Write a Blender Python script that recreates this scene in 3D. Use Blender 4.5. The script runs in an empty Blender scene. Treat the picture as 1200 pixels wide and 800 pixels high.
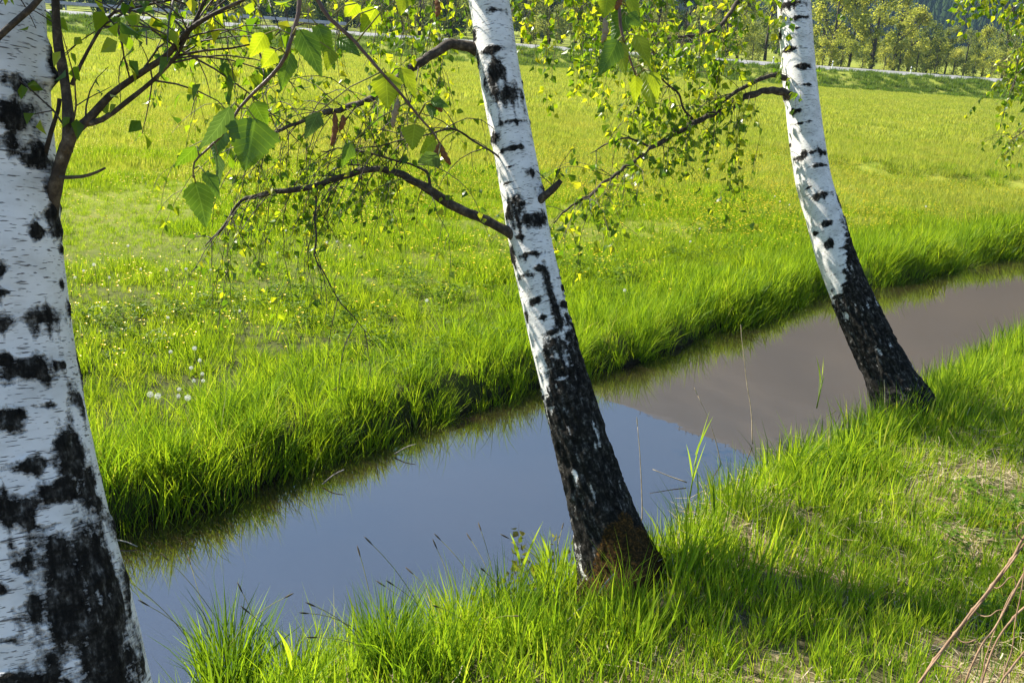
import bpy, math, random
import numpy as np
from mathutils import Matrix, Vector

random.seed(7); rng = np.random.default_rng(7)
SC = bpy.context.scene
COL = SC.collection
R = math.radians

# ------------------------------------------------------------------ camera, sky, sun, exposure
FPX, PITCH, ROLL, CAMZ = 1167.0, R(17.05), R(4.2), 2.06
cF = np.array([0, math.cos(PITCH), -math.sin(PITCH)])
_r0 = np.array([1.0, 0, 0]); _u0 = np.array([0, math.sin(PITCH), math.cos(PITCH)])
cX = math.cos(ROLL) * _r0 + math.sin(ROLL) * _u0
cY = -math.sin(ROLL) * _r0 + math.cos(ROLL) * _u0
CAM = np.array([0, 0, CAMZ])
cd = bpy.data.cameras.new('camera'); cam = bpy.data.objects.new('camera', cd); COL.objects.link(cam)
cd.sensor_width = 36.0; cd.lens = FPX / 1200 * 36.0; cd.clip_start = 0.05; cd.clip_end = 8000
m = Matrix(((cX[0], cY[0], -cF[0], 0), (cX[1], cY[1], -cF[1], 0), (cX[2], cY[2], -cF[2], CAMZ), (0, 0, 0, 1)))
cam.matrix_world = m
SC.camera = cam

SUN_AZ, SUN_EL = R(63), R(41)          # azimuth: to the left of the viewing direction (+Y)
SUND = np.array([-math.sin(SUN_AZ) * math.cos(SUN_EL), math.cos(SUN_AZ) * math.cos(SUN_EL), math.sin(SUN_EL)])
w = bpy.data.worlds.new('World'); SC.world = w; w.use_nodes = True
nt = w.node_tree; nt.nodes.clear()
sky = nt.nodes.new('ShaderNodeTexSky'); sky.sky_type = 'NISHITA'; sky.sun_disc = False
sky.sun_elevation = SUN_EL; sky.sun_rotation = -SUN_AZ; sky.altitude = 500
sky.air_density = 1.2; sky.dust_density = 0.0; sky.ozone_density = 4.0
bg = nt.nodes.new('ShaderNodeBackground'); bg.inputs[1].default_value = 0.055
wo = nt.nodes.new('ShaderNodeOutputWorld')
nt.links.new(sky.outputs[0], bg.inputs[0]); nt.links.new(bg.outputs[0], wo.inputs[0])
sl = bpy.data.lights.new('sun', 'SUN'); sl.energy = 5.0; sl.angle = R(0.53); sl.color = (1.0, 0.93, 0.80)
so = bpy.data.objects.new('sun', sl); COL.objects.link(so); so.location = (-20, 10, 30)
so.rotation_euler = Vector(-SUND).to_track_quat('-Z', 'Y').to_euler()
SC.view_settings.view_transform = 'Standard'; SC.view_settings.look = 'None'
SC.view_settings.exposure = 1.75; SC.view_settings.gamma = 1.0
SC.view_settings.use_curve_mapping = False
cy = SC.cycles
cy.max_bounces = 7; cy.diffuse_bounces = 3; cy.glossy_bounces = 3; cy.transmission_bounces = 4; cy.transparent_max_bounces = 4
cy.use_denoising = True
try: cy.denoiser = 'OPENIMAGEDENOISE'
except Exception: pass
cy.sample_clamp_indirect = 6.0
cy.use_adaptive_sampling = False
cy.caustics_reflective = False; cy.caustics_refractive = False

# ------------------------------------------------------------------ helpers
def at(px, py, depth):
    return CAM + depth * (cF + (px - 600) / FPX * cX + (400 - py) / FPX * cY)
def onz(px, py, z):
    d = cF + (px - 600) / FPX * cX + (400 - py) / FPX * cY
    return CAM + (z - CAMZ) / d[2] * d
def project(P):
    q = np.asarray(P) - CAM
    z = q @ cF
    z = np.where(np.abs(z) < 1e-6, 1e-6, z)
    return 600 + FPX * (q @ cX) / z, 400 - FPX * (q @ cY) / z, z

def _hash(i, j, k, s):
    n = (i * 374761393 + j * 668265263 + k * 2147483647 + s * 974634233) & 0xffffffff
    n = ((n ^ (n >> 13)) * 1274126177) & 0xffffffff
    n = ((n ^ (n >> 16)) * 2246822519) & 0xffffffff
    return ((n ^ (n >> 15)) & 0xffffff) / float(0xffffff)
def vnoise(x, y, z=0.0, s=0):
    x, y, z = np.broadcast_arrays(np.asarray(x, float), np.asarray(y, float), np.asarray(z, float))
    i = np.floor(x).astype(np.int64); j = np.floor(y).astype(np.int64); k = np.floor(z).astype(np.int64)
    fx, fy, fz = x - i, y - j, z - k
    fx = fx * fx * (3 - 2 * fx); fy = fy * fy * (3 - 2 * fy); fz = fz * fz * (3 - 2 * fz)
    def L(a, b, t): return a + (b - a) * t
    r = L(L(L(_hash(i, j, k, s), _hash(i + 1, j, k, s), fx), L(_hash(i, j + 1, k, s), _hash(i + 1, j + 1, k, s), fx), fy),
          L(L(_hash(i, j, k + 1, s), _hash(i + 1, j, k + 1, s), fx), L(_hash(i, j + 1, k + 1, s), _hash(i + 1, j + 1, k + 1, s), fx), fy), fz)
    return r * 2 - 1
def fbm(x, y, z=0.0, o=4, s=0):
    t = 0; a = 1.0; n = 0
    for q in range(o):
        t = t + a * vnoise(np.asarray(x) * 2 ** q, np.asarray(y) * 2 ** q, np.asarray(z) * 2 ** q, s + q); n += a; a *= 0.5
    return t / n
def sstep(a, b, x):
    t = np.clip((np.asarray(x, float) - a) / (b - a), 0, 1)
    return t * t * (3 - 2 * t)

def tag(o, label=None, cat=None, group=None, kind=None):
    if label: o['label'] = label
    if cat: o['category'] = cat
    if group: o['group'] = group
    if kind: o['kind'] = kind
    return o
def mesh_obj(name, me, mat=None, parent=None, link=True):
    o = bpy.data.objects.new(name, me)
    if mat is not None and len(me.materials) == 0: me.materials.append(mat)
    if link: COL.objects.link(o)
    if parent is not None: o.parent = parent
    return o
def empty(name, loc=(0, 0, 0)):
    o = bpy.data.objects.new(name, None); COL.objects.link(o); o.location = Vector([float(c) for c in loc]); o.empty_display_size = 0.1
    return o
def child(name, mb, mat, parent, smooth=True):
    """one mesh built in world coordinates, hung under its thing"""
    me = mb.mesh(name, smooth, offset=parent_world(parent)); me.materials.append(mat)
    o = bpy.data.objects.new(name, me); COL.objects.link(o); o.parent = parent
    return o
def parent_world(p):
    v = np.zeros(3)
    while p is not None:
        v = v + np.array(p.location); p = p.parent
    return v

class MB:
    def __init__(s): s.V = []; s.F = []; s.T = []; s.n = 0; s.UV = []; s.M = []
    def add(s, V, F, tint=0.5, uv=None, mi=0):
        V = np.asarray(V, float).reshape(-1, 3)
        s.V.append(V); s.F += [tuple(int(i) + s.n for i in f) for f in F]; s.M += [mi] * len(F)
        s.T.append(np.full(len(V), tint) if np.isscalar(tint) else np.asarray(tint, float))
        s.UV.append(np.zeros((len(V), 2)) if uv is None else np.asarray(uv, float))
        s.n += len(V)
    def tube(s, P, rad, sides=6, tint=0.5, cap=True):
        P = np.asarray(P, float); n = len(P)
        rad = np.full(n, rad) if np.isscalar(rad) else np.asarray(rad, float)
        T = np.gradient(P, axis=0); T /= np.linalg.norm(T, axis=1)[:, None] + 1e-12
        ref = np.array([0.31, 0.2, 0.93]) if abs(T[0] @ np.array([0.31, 0.2, 0.93])) < 0.9 else np.array([1.0, 0, 0])
        u = ref - T[0] * (ref @ T[0]); u /= np.linalg.norm(u)
        a = np.arange(sides) * 2 * math.pi / sides
        ca, sa = np.cos(a)[:, None], np.sin(a)[:, None]
        V = np.empty((n, sides, 3))
        for i in range(n):
            u = u - T[i] * (u @ T[i]); u /= np.linalg.norm(u) + 1e-12
            b = np.cross(T[i], u)
            V[i] = P[i] + rad[i] * (ca * u + sa * b)
        F = []
        for i in range(n - 1):
            for j in range(sides):
                k = (j + 1) % sides
                F.append((i * sides + j, i * sides + k, (i + 1) * sides + k, (i + 1) * sides + j))
        if cap:
            F.append(tuple(range(sides))[::-1]); F.append(tuple((n - 1) * sides + j for j in range(sides)))
        s.add(V.reshape(-1, 3), F, tint)
    def box(s, c, h, rz=0.0, tint=0.5):
        c = np.asarray(c, float); x, y, z = h
        V = np.array([[sx * x, sy * y, sz * z] for sx in (-1, 1) for sy in (-1, 1) for sz in (-1, 1)], float)
        q = V.copy(); q[:, 0] = V[:, 0] * math.cos(rz) - V[:, 1] * math.sin(rz); q[:, 1] = V[:, 0] * math.sin(rz) + V[:, 1] * math.cos(rz)
        s.add(q + c, [(0, 1, 3, 2), (4, 6, 7, 5), (0, 4, 5, 1), (2, 3, 7, 6), (0, 2, 6, 4), (1, 5, 7, 3)], tint)
    def leaf(s, p, d, nrm, L, W, tint, fold=0.18):
        """small six-point leaf folded along its midrib"""
        d = d / (np.linalg.norm(d) + 1e-9); nrm = nrm - d * (nrm @ d); nrm /= np.linalg.norm(nrm) + 1e-9
        b = np.cross(d, nrm)
        f = fold * W
        V = [p, p + d * L * .30 + b * W * .5 + nrm * f, p + d * L * .62 + b * W * .30 + nrm * f * .6 - nrm * L * .03, p + d * L - nrm * L * .12,
             p + d * L * .62 - b * W * .30 + nrm * f * .6 - nrm * L * .03, p + d * L * .30 - b * W * .5 + nrm * f, p + d * L * .4 - nrm * L * .01]
        s.add(V, [(0, 1, 6), (1, 2, 6), (2, 3, 6), (3, 4, 6), (4, 5, 6), (5, 0, 6)], tint)
    def mesh(s, name, smooth=True, offset=None):
        V = np.concatenate(s.V) if s.V else np.zeros((0, 3))
        if offset is not None: V = V - offset
        me = bpy.data.meshes.new(name); me.from_pydata(V.tolist(), [], s.F)
        if s.T:
            a = me.attributes.new('tint', 'FLOAT', 'POINT'); a.data.foreach_set('value', np.concatenate(s.T).astype(np.float32))
        if any(u.any() for u in s.UV):
            uv = np.concatenate(s.UV); l = me.uv_layers.new(name='UVMap')
            idx = np.empty(len(me.loops), np.int32); me.loops.foreach_get('vertex_index', idx)
            l.data.foreach_set('uv', uv[idx].astype(np.float32).ravel())
        if smooth and len(me.polygons): me.polygons.foreach_set('use_smooth', [True] * len(me.polygons))
        if any(s.M): me.polygons.foreach_set('material_index', s.M)
        me.update()
        return me

def grid_mesh(name, V, nu, nv, closed_v=False, attrs=None, smooth=True):
    """V: nu x nv x 3; quads, fast numpy path"""
    V = np.ascontiguousarray(V.reshape(-1, 3), np.float32)
    i = np.arange(nu - 1)[:, None]; j = np.arange(nv if closed_v else nv - 1)[None, :]
    k = (j + 1) % nv
    q = np.stack(np.broadcast_arrays(i * nv + j, i * nv + k, (i + 1) * nv + k, (i + 1) * nv + j), -1).reshape(-1, 4).astype(np.int32)
    me = bpy.data.meshes.new(name)
    me.vertices.add(len(V)); me.vertices.foreach_set('co', V.ravel())
    me.loops.add(q.size); me.loops.foreach_set('vertex_index', q.ravel())
    me.polygons.add(len(q)); me.polygons.foreach_set('loop_start', np.arange(0, q.size, 4, dtype=np.int32))
    me.update(calc_edges=True)
    if smooth: me.polygons.foreach_set('use_smooth', np.ones(len(q), bool))
    for kx, val in (attrs or {}).items():
        val = np.asarray(val, np.float32)
        if val.ndim == 2 and val.shape[-1] == 3 and val.shape[0] == len(V):
            a = me.attributes.new(kx, 'FLOAT_VECTOR', 'POINT'); a.data.foreach_set('vector', val.ravel())
        else:
            a = me.attributes.new(kx, 'FLOAT', 'POINT'); a.data.foreach_set('value', val.ravel())
    return me

def catmull(P, step):
    P = np.asarray(P, float)
    Q = np.vstack([2 * P[0] - P[1], P, 2 * P[-1] - P[-2]])
    out = []
    for i in range(1, len(Q) - 2):
        n = max(2, int(np.linalg.norm(Q[i + 1][:3] - Q[i][:3]) / step))
        t = np.linspace(0, 1, n, endpoint=False)[:, None]
        a, b, c, d = Q[i - 1], Q[i], Q[i + 1], Q[i + 2]
        out.append(.5 * (2 * b + (c - a) * t + (2 * a - 5 * b + 4 * c - d) * t ** 2 + (3 * b - a - 3 * c + d) * t ** 3))
    out.append(Q[-2][None])
    return np.vstack(out)

# ------------------------------------------------------------------ materials
class NT:
    def __init__(s, name):
        s.m = bpy.data.materials.new(name); s.m.use_nodes = True; s.t = s.m.node_tree; s.t.nodes.clear()
        s.out = s.n('ShaderNodeOutputMaterial')
    def n(s, ty, **kw):
        x = s.t.nodes.new(ty)
        for k, v in kw.items():
            if isinstance(k, str) and k.startswith('i_'):
                x.inputs[int(k[2:])].default_value = v
            else: setattr(x, k, v)
        return x
    def l(s, a, b): s.t.links.new(a, b)
    def attr(s, name): return s.n('ShaderNodeAttribute', attribute_name=name)
    def ramp(s, fac, stops, interp='LINEAR'):
        r = s.n('ShaderNodeValToRGB'); cr = r.color_ramp; cr.interpolation = interp
        while len(cr.elements) > 1: cr.elements.remove(cr.elements[-1])
        for i, (p, c) in enumerate(stops):
            e = cr.elements[0] if i == 0 else cr.elements.new(p)
            e.position = p; e.color = (*c, 1) if len(c) == 3 else c
        s.l(fac, r.inputs[0]); return r
    def math(s, op, a, b=None, clamp=False):
        x = s.n('ShaderNodeMath', operation=op, use_clamp=clamp)
        for i, v in enumerate((a, b)):
            if v is None: continue
            if isinstance(v, (int, float)): x.inputs[i].default_value = v
            else: s.l(v, x.inputs[i])
        return x.outputs[0]
    def noise(s, scale, detail=3, vec=None, rough=0.55):
        x = s.n('ShaderNodeTexNoise'); x.inputs['Scale'].default_value = scale; x.inputs['Detail'].default_value = detail
        x.inputs['Roughness'].default_value = rough
        if vec is not None: s.l(vec, x.inputs['Vector'])
        return x.outputs['Fac']
    def mix(s, fac, a, b, blend='MIX'):
        x = s.n('ShaderNodeMix', data_type='RGBA', blend_type=blend)
        for sock, v in ((x.inputs['Factor'], fac), (x.inputs[6], a), (x.inputs[7], b)):
            if isinstance(v, (int, float)): sock.default_value = v
            elif isinstance(v, tuple): sock.default_value = (*v, 1) if len(v) == 3 else v
            else: s.l(v, sock)
        return x.outputs[2]
    def bsdf(s, color, rough=0.7, spec=0.3, normal=None):
        b = s.n('ShaderNodeBsdfPrincipled'); b.inputs['Roughness'].default_value = rough
        b.inputs['Specular IOR Level'].default_value = spec
        if isinstance(color, tuple): b.inputs['Base Color'].default_value = (*color, 1)
        else: s.l(color, b.inputs['Base Color'])
        if normal is not None: s.l(normal, b.inputs['Normal'])
        return b
    def finish(s, sh): s.l(sh, s.out.inputs['Surface']); return s.m

def simple(name, c1, c2, scale=8.0, rough=0.8, spec=0.2, bump=0.0):
    t = NT(name); tc = t.n('ShaderNodeTexCoord')
    n = t.noise(scale, 4, tc.outputs['Object'])
    r = t.ramp(n, [(0.3, c1), (0.7, c2)])
    nm = None
    if bump:
        b = t.n('ShaderNodeBump'); b.inputs['Strength'].default_value = bump; b.inputs['Distance'].default_value = 0.01
        t.l(n, b.inputs['Height']); nm = b.outputs[0]
    return t.finish(t.bsdf(r.outputs[0], rough, spec, nm).outputs[0])

def foliage(name, stops, trans=0.5, tcol=(1.25, 1.15, 0.6), rough=0.5, spec=0.16, patch=0.0, patch_col=(0.2, 0.19, 0.04), inst=0.45):
    """thin leaf: diffuse + light shining through, colour varied per blade, per tuft and by patch of ground"""
    t = NT(name)
    a = t.attr('tint').outputs['Fac']
    oi = t.n('ShaderNodeObjectInfo').outputs['Random']
    f = t.math('ADD', t.math('MULTIPLY', a, 1 - inst), t.math('MULTIPLY', oi, inst))
    c = t.ramp(f, stops).outputs[0]
    if patch:
        g = t.n('ShaderNodeNewGeometry')
        n = t.noise(0.55, 3, g.outputs['Position'])
        c = t.mix(t.math('MULTIPLY', t.ramp(n, [(0.42, (0, 0, 0)), (0.68, (1, 1, 1))]).outputs[0], patch), c, patch_col)
    b = t.bsdf(c, rough, spec)
    tr = t.n('ShaderNodeBsdfTranslucent')
    t.l(t.mix(1.0, c, (*tcol, 1), 'MULTIPLY'), tr.inputs[0])
    mx = t.n('ShaderNodeMixShader'); mx.inputs[0].default_value = trans
    t.l(b.outputs[0], mx.inputs[1]); t.l(tr.outputs[0], mx.inputs[2])
    return t.finish(mx.outputs[0])

M = {}
M['grass_near'] = foliage('grass_near', [(0.0, (0.045, 0.11, 0.012)), (0.2, (0.08, 0.17, 0.014)), (0.40, (0.20, 0.33, 0.020)), (0.72, (0.34, 0.47, 0.030)), (0.90, (0.42, 0.46, 0.08)), (1.0, (0.46, 0.40, 0.18))], 0.6)
M['grass_meadow'] = foliage('grass_meadow', [(0.0, (0.04, 0.10, 0.010)), (0.22, (0.075, 0.16, 0.012)), (0.45, (0.20, 0.33, 0.014)), (0.8, (0.33, 0.45, 0.022)), (1.0, (0.42, 0.44, 0.09))], 0.6, patch=0.35, patch_col=(0.25, 0.31, 0.025))
M['grass_far'] = foliage('grass_far', [(0.0, (0.18, 0.26, 0.035)), (0.5, (0.29, 0.36, 0.05)), (1.0, (0.40, 0.42, 0.10))], 0.55, patch=0.5, patch_col=(0.38, 0.37, 0.09))
M['grass_verge'] = foliage('grass_verge', [(0.0, (0.06, 0.12, 0.015)), (0.5, (0.11, 0.19, 0.02)), (1.0, (0.18, 0.25, 0.04))], 0.5, patch=0.4, patch_col=(0.07, 0.11, 0.02))
M['sedge'] = foliage('sedge', [(0.0, (0.045, 0.11, 0.012)), (0.25, (0.09, 0.18, 0.014)), (0.5, (0.20, 0.34, 0.016)), (0.86, (0.34, 0.47, 0.025)), (0.95, (0.38, 0.37, 0.12)), (1.0, (0.52, 0.46, 0.26))], 0.58)
M['straw'] = foliage('straw', [(0.0, (0.20, 0.15, 0.08)), (0.5, (0.42, 0.34, 0.20)), (1.0, (0.62, 0.54, 0.38))], 0.25, (1, 1, 1), 0.7, 0.2)
M['weed'] = foliage('weed', [(0.0, (0.06, 0.13, 0.012)), (1.0, (0.16, 0.27, 0.025))], 0.5)
M['weed_dark'] = foliage('weed_dark', [(0.0, (0.07, 0.14, 0.010)), (1.0, (0.19, 0.29, 0.018))], 0.55)
M['birch_leaf'] = foliage('birch_leaf', [(0.0, (0.06, 0.14, 0.010)), (0.4, (0.14, 0.25, 0.012)), (0.75, (0.30, 0.40, 0.018)), (1.0, (0.44, 0.47, 0.03))], 0.66, (1.35, 1.2, 0.5), 0.32, 0.5, inst=0.0)
M['wood_leaf_pale'] = foliage('wood_leaf_pale', [(0.0, (0.20, 0.25, 0.05)), (0.5, (0.33, 0.37, 0.08)), (1.0, (0.45, 0.46, 0.13))], 0.65)
M['wood_leaf_mid'] = foliage('wood_leaf_mid', [(0.0, (0.11, 0.16, 0.045)), (0.5, (0.19, 0.24, 0.07)), (1.0, (0.29, 0.32, 0.11))], 0.6)
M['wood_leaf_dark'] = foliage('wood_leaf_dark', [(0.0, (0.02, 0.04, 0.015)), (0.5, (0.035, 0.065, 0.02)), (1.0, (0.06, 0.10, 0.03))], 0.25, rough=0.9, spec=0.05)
M['slope_brown'] = foliage('slope_brown', [(0.0, (0.13, 0.095, 0.06)), (0.5, (0.20, 0.15, 0.095)), (1.0, (0.28, 0.22, 0.14))], 0.2, (1, 1, 1), 0.9, 0.05)  # brown added to crest trees to warm their reflection in the water
M['buttercup'] = simple('buttercup', (0.75, 0.52, 0.01), (0.88, 0.72, 0.03), 30, 0.4, 0.5)
M['fluff'] = foliage('fluff', [(0.0, (0.75, 0.74, 0.70)), (1.0, (0.88, 0.87, 0.84))], 0.3, (1, 1, 1), 0.9, 0.1)
M['flower_stem'] = simple('flower_stem', (0.14, 0.16, 0.04), (0.25, 0.22, 0.09), 30)
M['twig'] = simple('twig', (0.035, 0.024, 0.018), (0.10, 0.075, 0.055), 60, 0.6, 0.3, 0.4)
M['twig_red'] = simple('twig_red', (0.07, 0.035, 0.022), (0.15, 0.09, 0.06), 60, 0.45, 0.4, 0.3)
M['catkin'] = simple('catkin', (0.13, 0.05, 0.02), (0.26, 0.12, 0.045), 300, 0.8, 0.2, 0.5)
M['catkin_pale'] = simple('catkin_pale', (0.26, 0.19, 0.11), (0.36, 0.28, 0.17), 300, 0.8, 0.2, 0.5)
M['vine'] = simple('vine', (0.15, 0.085, 0.045), (0.33, 0.215, 0.13), 35, 0.65, 0.3, 0.5)
M['dry_stalk'] = simple('dry_stalk', (0.30, 0.23, 0.13), (0.50, 0.40, 0.25), 40)
M['dead_stick'] = simple('dead_stick', (0.20, 0.17, 0.14), (0.42, 0.38, 0.33), 40)
M['seed_spike'] = simple('seed_spike', (0.025, 0.02, 0.012), (0.09, 0.07, 0.035), 120, 0.8, 0.2)
M['far_bark'] = simple('far_bark', (0.05, 0.042, 0.035), (0.10, 0.085, 0.07), 3, 0.9, 0.1)
M['post_wood'] = simple('post_wood', (0.06, 0.05, 0.04), (0.12, 0.10, 0.08), 5, 0.9, 0.1)
M['wire'] = simple('wire', (0.12, 0.12, 0.12), (0.2, 0.2, 0.2), 5, 0.5, 0.4)
M['galv'] = simple('galv', (0.20, 0.22, 0.25), (0.30, 0.32, 0.35), 2, 0.45, 0.5)
M['white_paint'] = simple('white_paint', (0.72, 0.72, 0.70), (0.82, 0.82, 0.80), 3, 0.5, 0.4)
M['black_paint'] = simple('black_paint', (0.02, 0.02, 0.02), (0.04, 0.04, 0.04), 3, 0.5, 0.4)
M['asphalt'] = simple('asphalt', (0.20, 0.20, 0.21), (0.27, 0.27, 0.27), 1.5, 0.55, 0.5)  # paler than plain asphalt, the road's glare is put into the base colour

def limb_bark():
    t = NT('limb_bark'); tc = t.n('ShaderNodeTexCoord')
    n = t.noise(45, 5, tc.outputs['Object'], 0.7); n2 = t.noise(9, 3, tc.outputs['Object'])
    f = t.math('ADD', t.math('MULTIPLY', n, 0.65), t.math('MULTIPLY', n2, 0.35))
    c = t.ramp(f, [(0.34, (0.012, 0.009, 0.006)), (0.50, (0.045, 0.033, 0.022)), (0.60, (0.11, 0.085, 0.055)), (0.70, (0.30, 0.27, 0.21))])
    b = t.n('ShaderNodeBump'); b.inputs['Strength'].default_value = 0.7; b.inputs['Distance'].default_value = 0.006
    t.l(n, b.inputs['Height'])
    return t.finish(t.bsdf(c.outputs[0], 0.75, 0.3, b.outputs[0]).outputs[0])
M['limb'] = limb_bark()

def birch_bark():
    """white bark with dark lenticels; 'bark' carries where the black corky bark sits, 'moss' the rusty moss"""
    t = NT('birch_bark')
    cyl = t.attr('cyl').outputs['Vector']; g = t.attr('bark').outputs['Fac']; mo = t.attr('moss').outputs['Fac']
    def sc(x, y, z):
        k = t.n('ShaderNodeVectorMath', operation='MULTIPLY'); t.l(cyl, k.inputs[0]); k.inputs[1].default_value = (x, y, z); return k.outputs[0]
    lent = t.noise(1.0, 2, sc(42, 42, 330), 0.5)
    lent2 = t.noise(1.0, 2, sc(16, 16, 150), 0.5)
    mott = t.noise(1.0, 4, sc(9, 9, 16))
    fine = t.noise(1.0, 4, sc(110, 110, 110), 0.6)
    vert = t.noise(1.0, 4, sc(85, 85, 26), 0.6)
    horiz = t.noise(1.0, 3, sc(20, 20, 90), 0.6)
    white = t.ramp(mott, [(0.25, (0.52, 0.51, 0.48)), (0.5, (0.71, 0.70, 0.68)), (0.8, (0.80, 0.79, 0.78))]).outputs[0]
    white = t.mix(t.math('MULTIPLY', t.ramp(horiz, [(0.52, (0, 0, 0)), (0.72, (1, 1, 1))]).outputs[0], 0.30), white, (0.50, 0.46, 0.42))
    l1 = t.ramp(lent, [(0.625, (0, 0, 0)), (0.665, (1, 1, 1))]).outputs[0]
    l2 = t.ramp(lent2, [(0.655, (0, 0, 0)), (0.70, (1, 1, 1))]).outputs[0]
    lm = t.math('MULTIPLY', t.math('MAXIMUM', l1, l2), 0.85)
    white = t.mix(lm, white, (0.055, 0.05, 0.048))
    edge = t.math('ADD', g, t.math('ADD', t.math('MULTIPLY', t.math('SUBTRACT', fine, 0.5), 0.9), t.math('MULTIPLY', t.math('SUBTRACT', horiz, 0.5), 0.7)))
    dm = t.ramp(edge, [(0.28, (0, 0, 0)), (0.45, (0.45, 0.45, 0.45)), (0.64, (1, 1, 1))]).outputs[0]
    coarse = t.noise(1.0, 3, sc(48, 48, 34), 0.6)
    dk = t.math('ADD', t.math('MULTIPLY', t.math('ADD', vert, coarse), 0.36), t.math('MULTIPLY', fine, 0.28))
    dark = t.ramp(dk, [(0.38, (0.003, 0.003, 0.003)), (0.50, (0.014, 0.013, 0.011)), (0.565, (0.045, 0.042, 0.037)), (0.615, (0.13, 0.128, 0.12)), (0.68, (0.34, 0.34, 0.33))]).outputs[0]
    col = t.mix(dm, white, dark)
    mm = t.ramp(t.math('ADD', mo, t.math('MULTIPLY', t.math('SUBTRACT', fine, 0.5), 0.9)), [(0.40, (0, 0, 0)), (0.62, (1, 1, 1))]).outputs[0]
    col = t.mix(mm, col, t.ramp(fine, [(0.35, (0.012, 0.008, 0.003)), (0.55, (0.045, 0.025, 0.007)), (0.72, (0.15, 0.07, 0.015))]).outputs[0])
    hb = t.math('ADD', t.math('MULTIPLY', t.math('MULTIPLY', dk, dm), 1.0), t.math('MULTIPLY', t.math('SUBTRACT', 0.0, lm), 0.10))
    b = t.n('ShaderNodeBump'); b.inputs['Strength'].default_value = 0.9; b.inputs['Distance'].default_value = 0.012
    t.l(hb, b.inputs['Height'])
    p = t.bsdf(col, 0.62, 0.10, b.outputs[0])
    t.l(t.ramp(dm, [(0, (0.55,) * 3), (1, (0.9,) * 3)]).outputs[0], p.inputs['Roughness'])
    return t.finish(p.outputs[0])
M['birch_bark'] = birch_bark()

def big_leaf_mat(name, c_dark, c_lite, trans):
    t = NT(name); uv = t.n('ShaderNodeTexCoord').outputs['UV']
    sx = t.n('ShaderNodeSeparateXYZ'); t.l(uv, sx.inputs[0])
    s_ = t.math('ABSOLUTE', sx.outputs[0]); q = t.math('MULTIPLY', t.math('SUBTRACT', sx.outputs[1], t.math('MULTIPLY', s_, 0.30)), 7.5)
    v = t.math('ABSOLUTE', t.math('SUBTRACT', t.math('FRACT', q), 0.5))
    vein = t.ramp(v, [(0.02, (1, 1, 1)), (0.09, (0, 0, 0))]).outputs[0]
    mid = t.ramp(s_, [(0.015, (1, 1, 1)), (0.05, (0, 0, 0))]).outputs[0]
    ve = t.math('MAXIMUM', vein, mid)
    tc = t.n('ShaderNodeTexCoord').outputs['Object']
    base = t.ramp(t.noise(60, 4, tc), [(0.3, c_dark), (0.7, c_lite)]).outputs[0]
    c = t.mix(t.math('MULTIPLY', ve, 0.45), base, tuple(min(1, x * 1.7 + 0.03) for x in c_lite))
    bm = t.n('ShaderNodeBump'); bm.inputs['Strength'].default_value = 0.5; bm.inputs['Distance'].default_value = 0.0015; bm.invert = True
    t.l(ve, bm.inputs['Height'])
    b = t.bsdf(c, 0.36, 0.5, bm.outputs[0]); tr = t.n('ShaderNodeBsdfTranslucent')
    t.l(t.mix(1.0, c, (1.4, 1.2, 0.45, 1), 'MULTIPLY'), tr.inputs[0])
    mx = t.n('ShaderNodeMixShader'); mx.inputs[0].default_value = trans
    t.l(b.outputs[0], mx.inputs[1]); t.l(tr.outputs[0], mx.inputs[2])
    return t.finish(mx.outputs[0])
M['leaf_green'] = big_leaf_mat('leaf_green', (0.06, 0.14, 0.012), (0.10, 0.20, 0.016), 0.5)
M['leaf_lime'] = big_leaf_mat('leaf_lime', (0.20, 0.30, 0.014), (0.27, 0.38, 0.02), 0.65)
M['leaf_blue'] = big_leaf_mat('leaf_blue', (0.05, 0.11, 0.035), (0.08, 0.16, 0.05), 0.35)

# ------------------------------------------------------------------ terrain
EDGE = np.array([[-30, -26], [-14, -9.4], [-6.0, -0.4], [-3.1, 2.75], [-1.84, 4.22], [-1.29, 4.80], [-0.62, 5.72], [0.27, 6.80], [0.92, 7.56], [1.94, 8.78],
                 [3.19, 10.2], [5.21, 12.2], [7.1, 13.95], [10.5, 16.9], [16, 21.3], [30, 31], [60, 50], [120, 84]], float)
WATER_Z = -0.16
EDGE = EDGE * ((CAMZ - WATER_Z) / 2.46)
def cdist(x, y):
    """signed distance from the far water line, positive towards the camera's bank"""
    x = np.asarray(x, float); y = np.asarray(y, float)
    best = np.full(x.shape, 1e9); sg = np.ones(x.shape)
    for a, b in zip(EDGE[:-1], EDGE[1:]):
        d = b - a; L2 = d @ d
        t = np.clip(((x - a[0]) * d[0] + (y - a[1]) * d[1]) / L2, 0, 1)
        ex = x - a[0] - t * d[0]; ey = y - a[1] - t * d[1]
        q = np.hypot(ex, ey); s = d[1] * (x - a[0]) - d[0] * (y - a[1])
        k = q < best
        best = np.where(k, q, best); sg = np.where(k, np.sign(s), sg)
    return best * sg
def wid(x, y): return 1.14 + 0.40 * sstep(-0.75, 0.55, x) + 0.05 * sstep(2, 6, x)
def FUR(x): return 21.3 - 0.42 * (x - 8)
def toe(x, y): return y - 0.08 * x - 87.0
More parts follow.
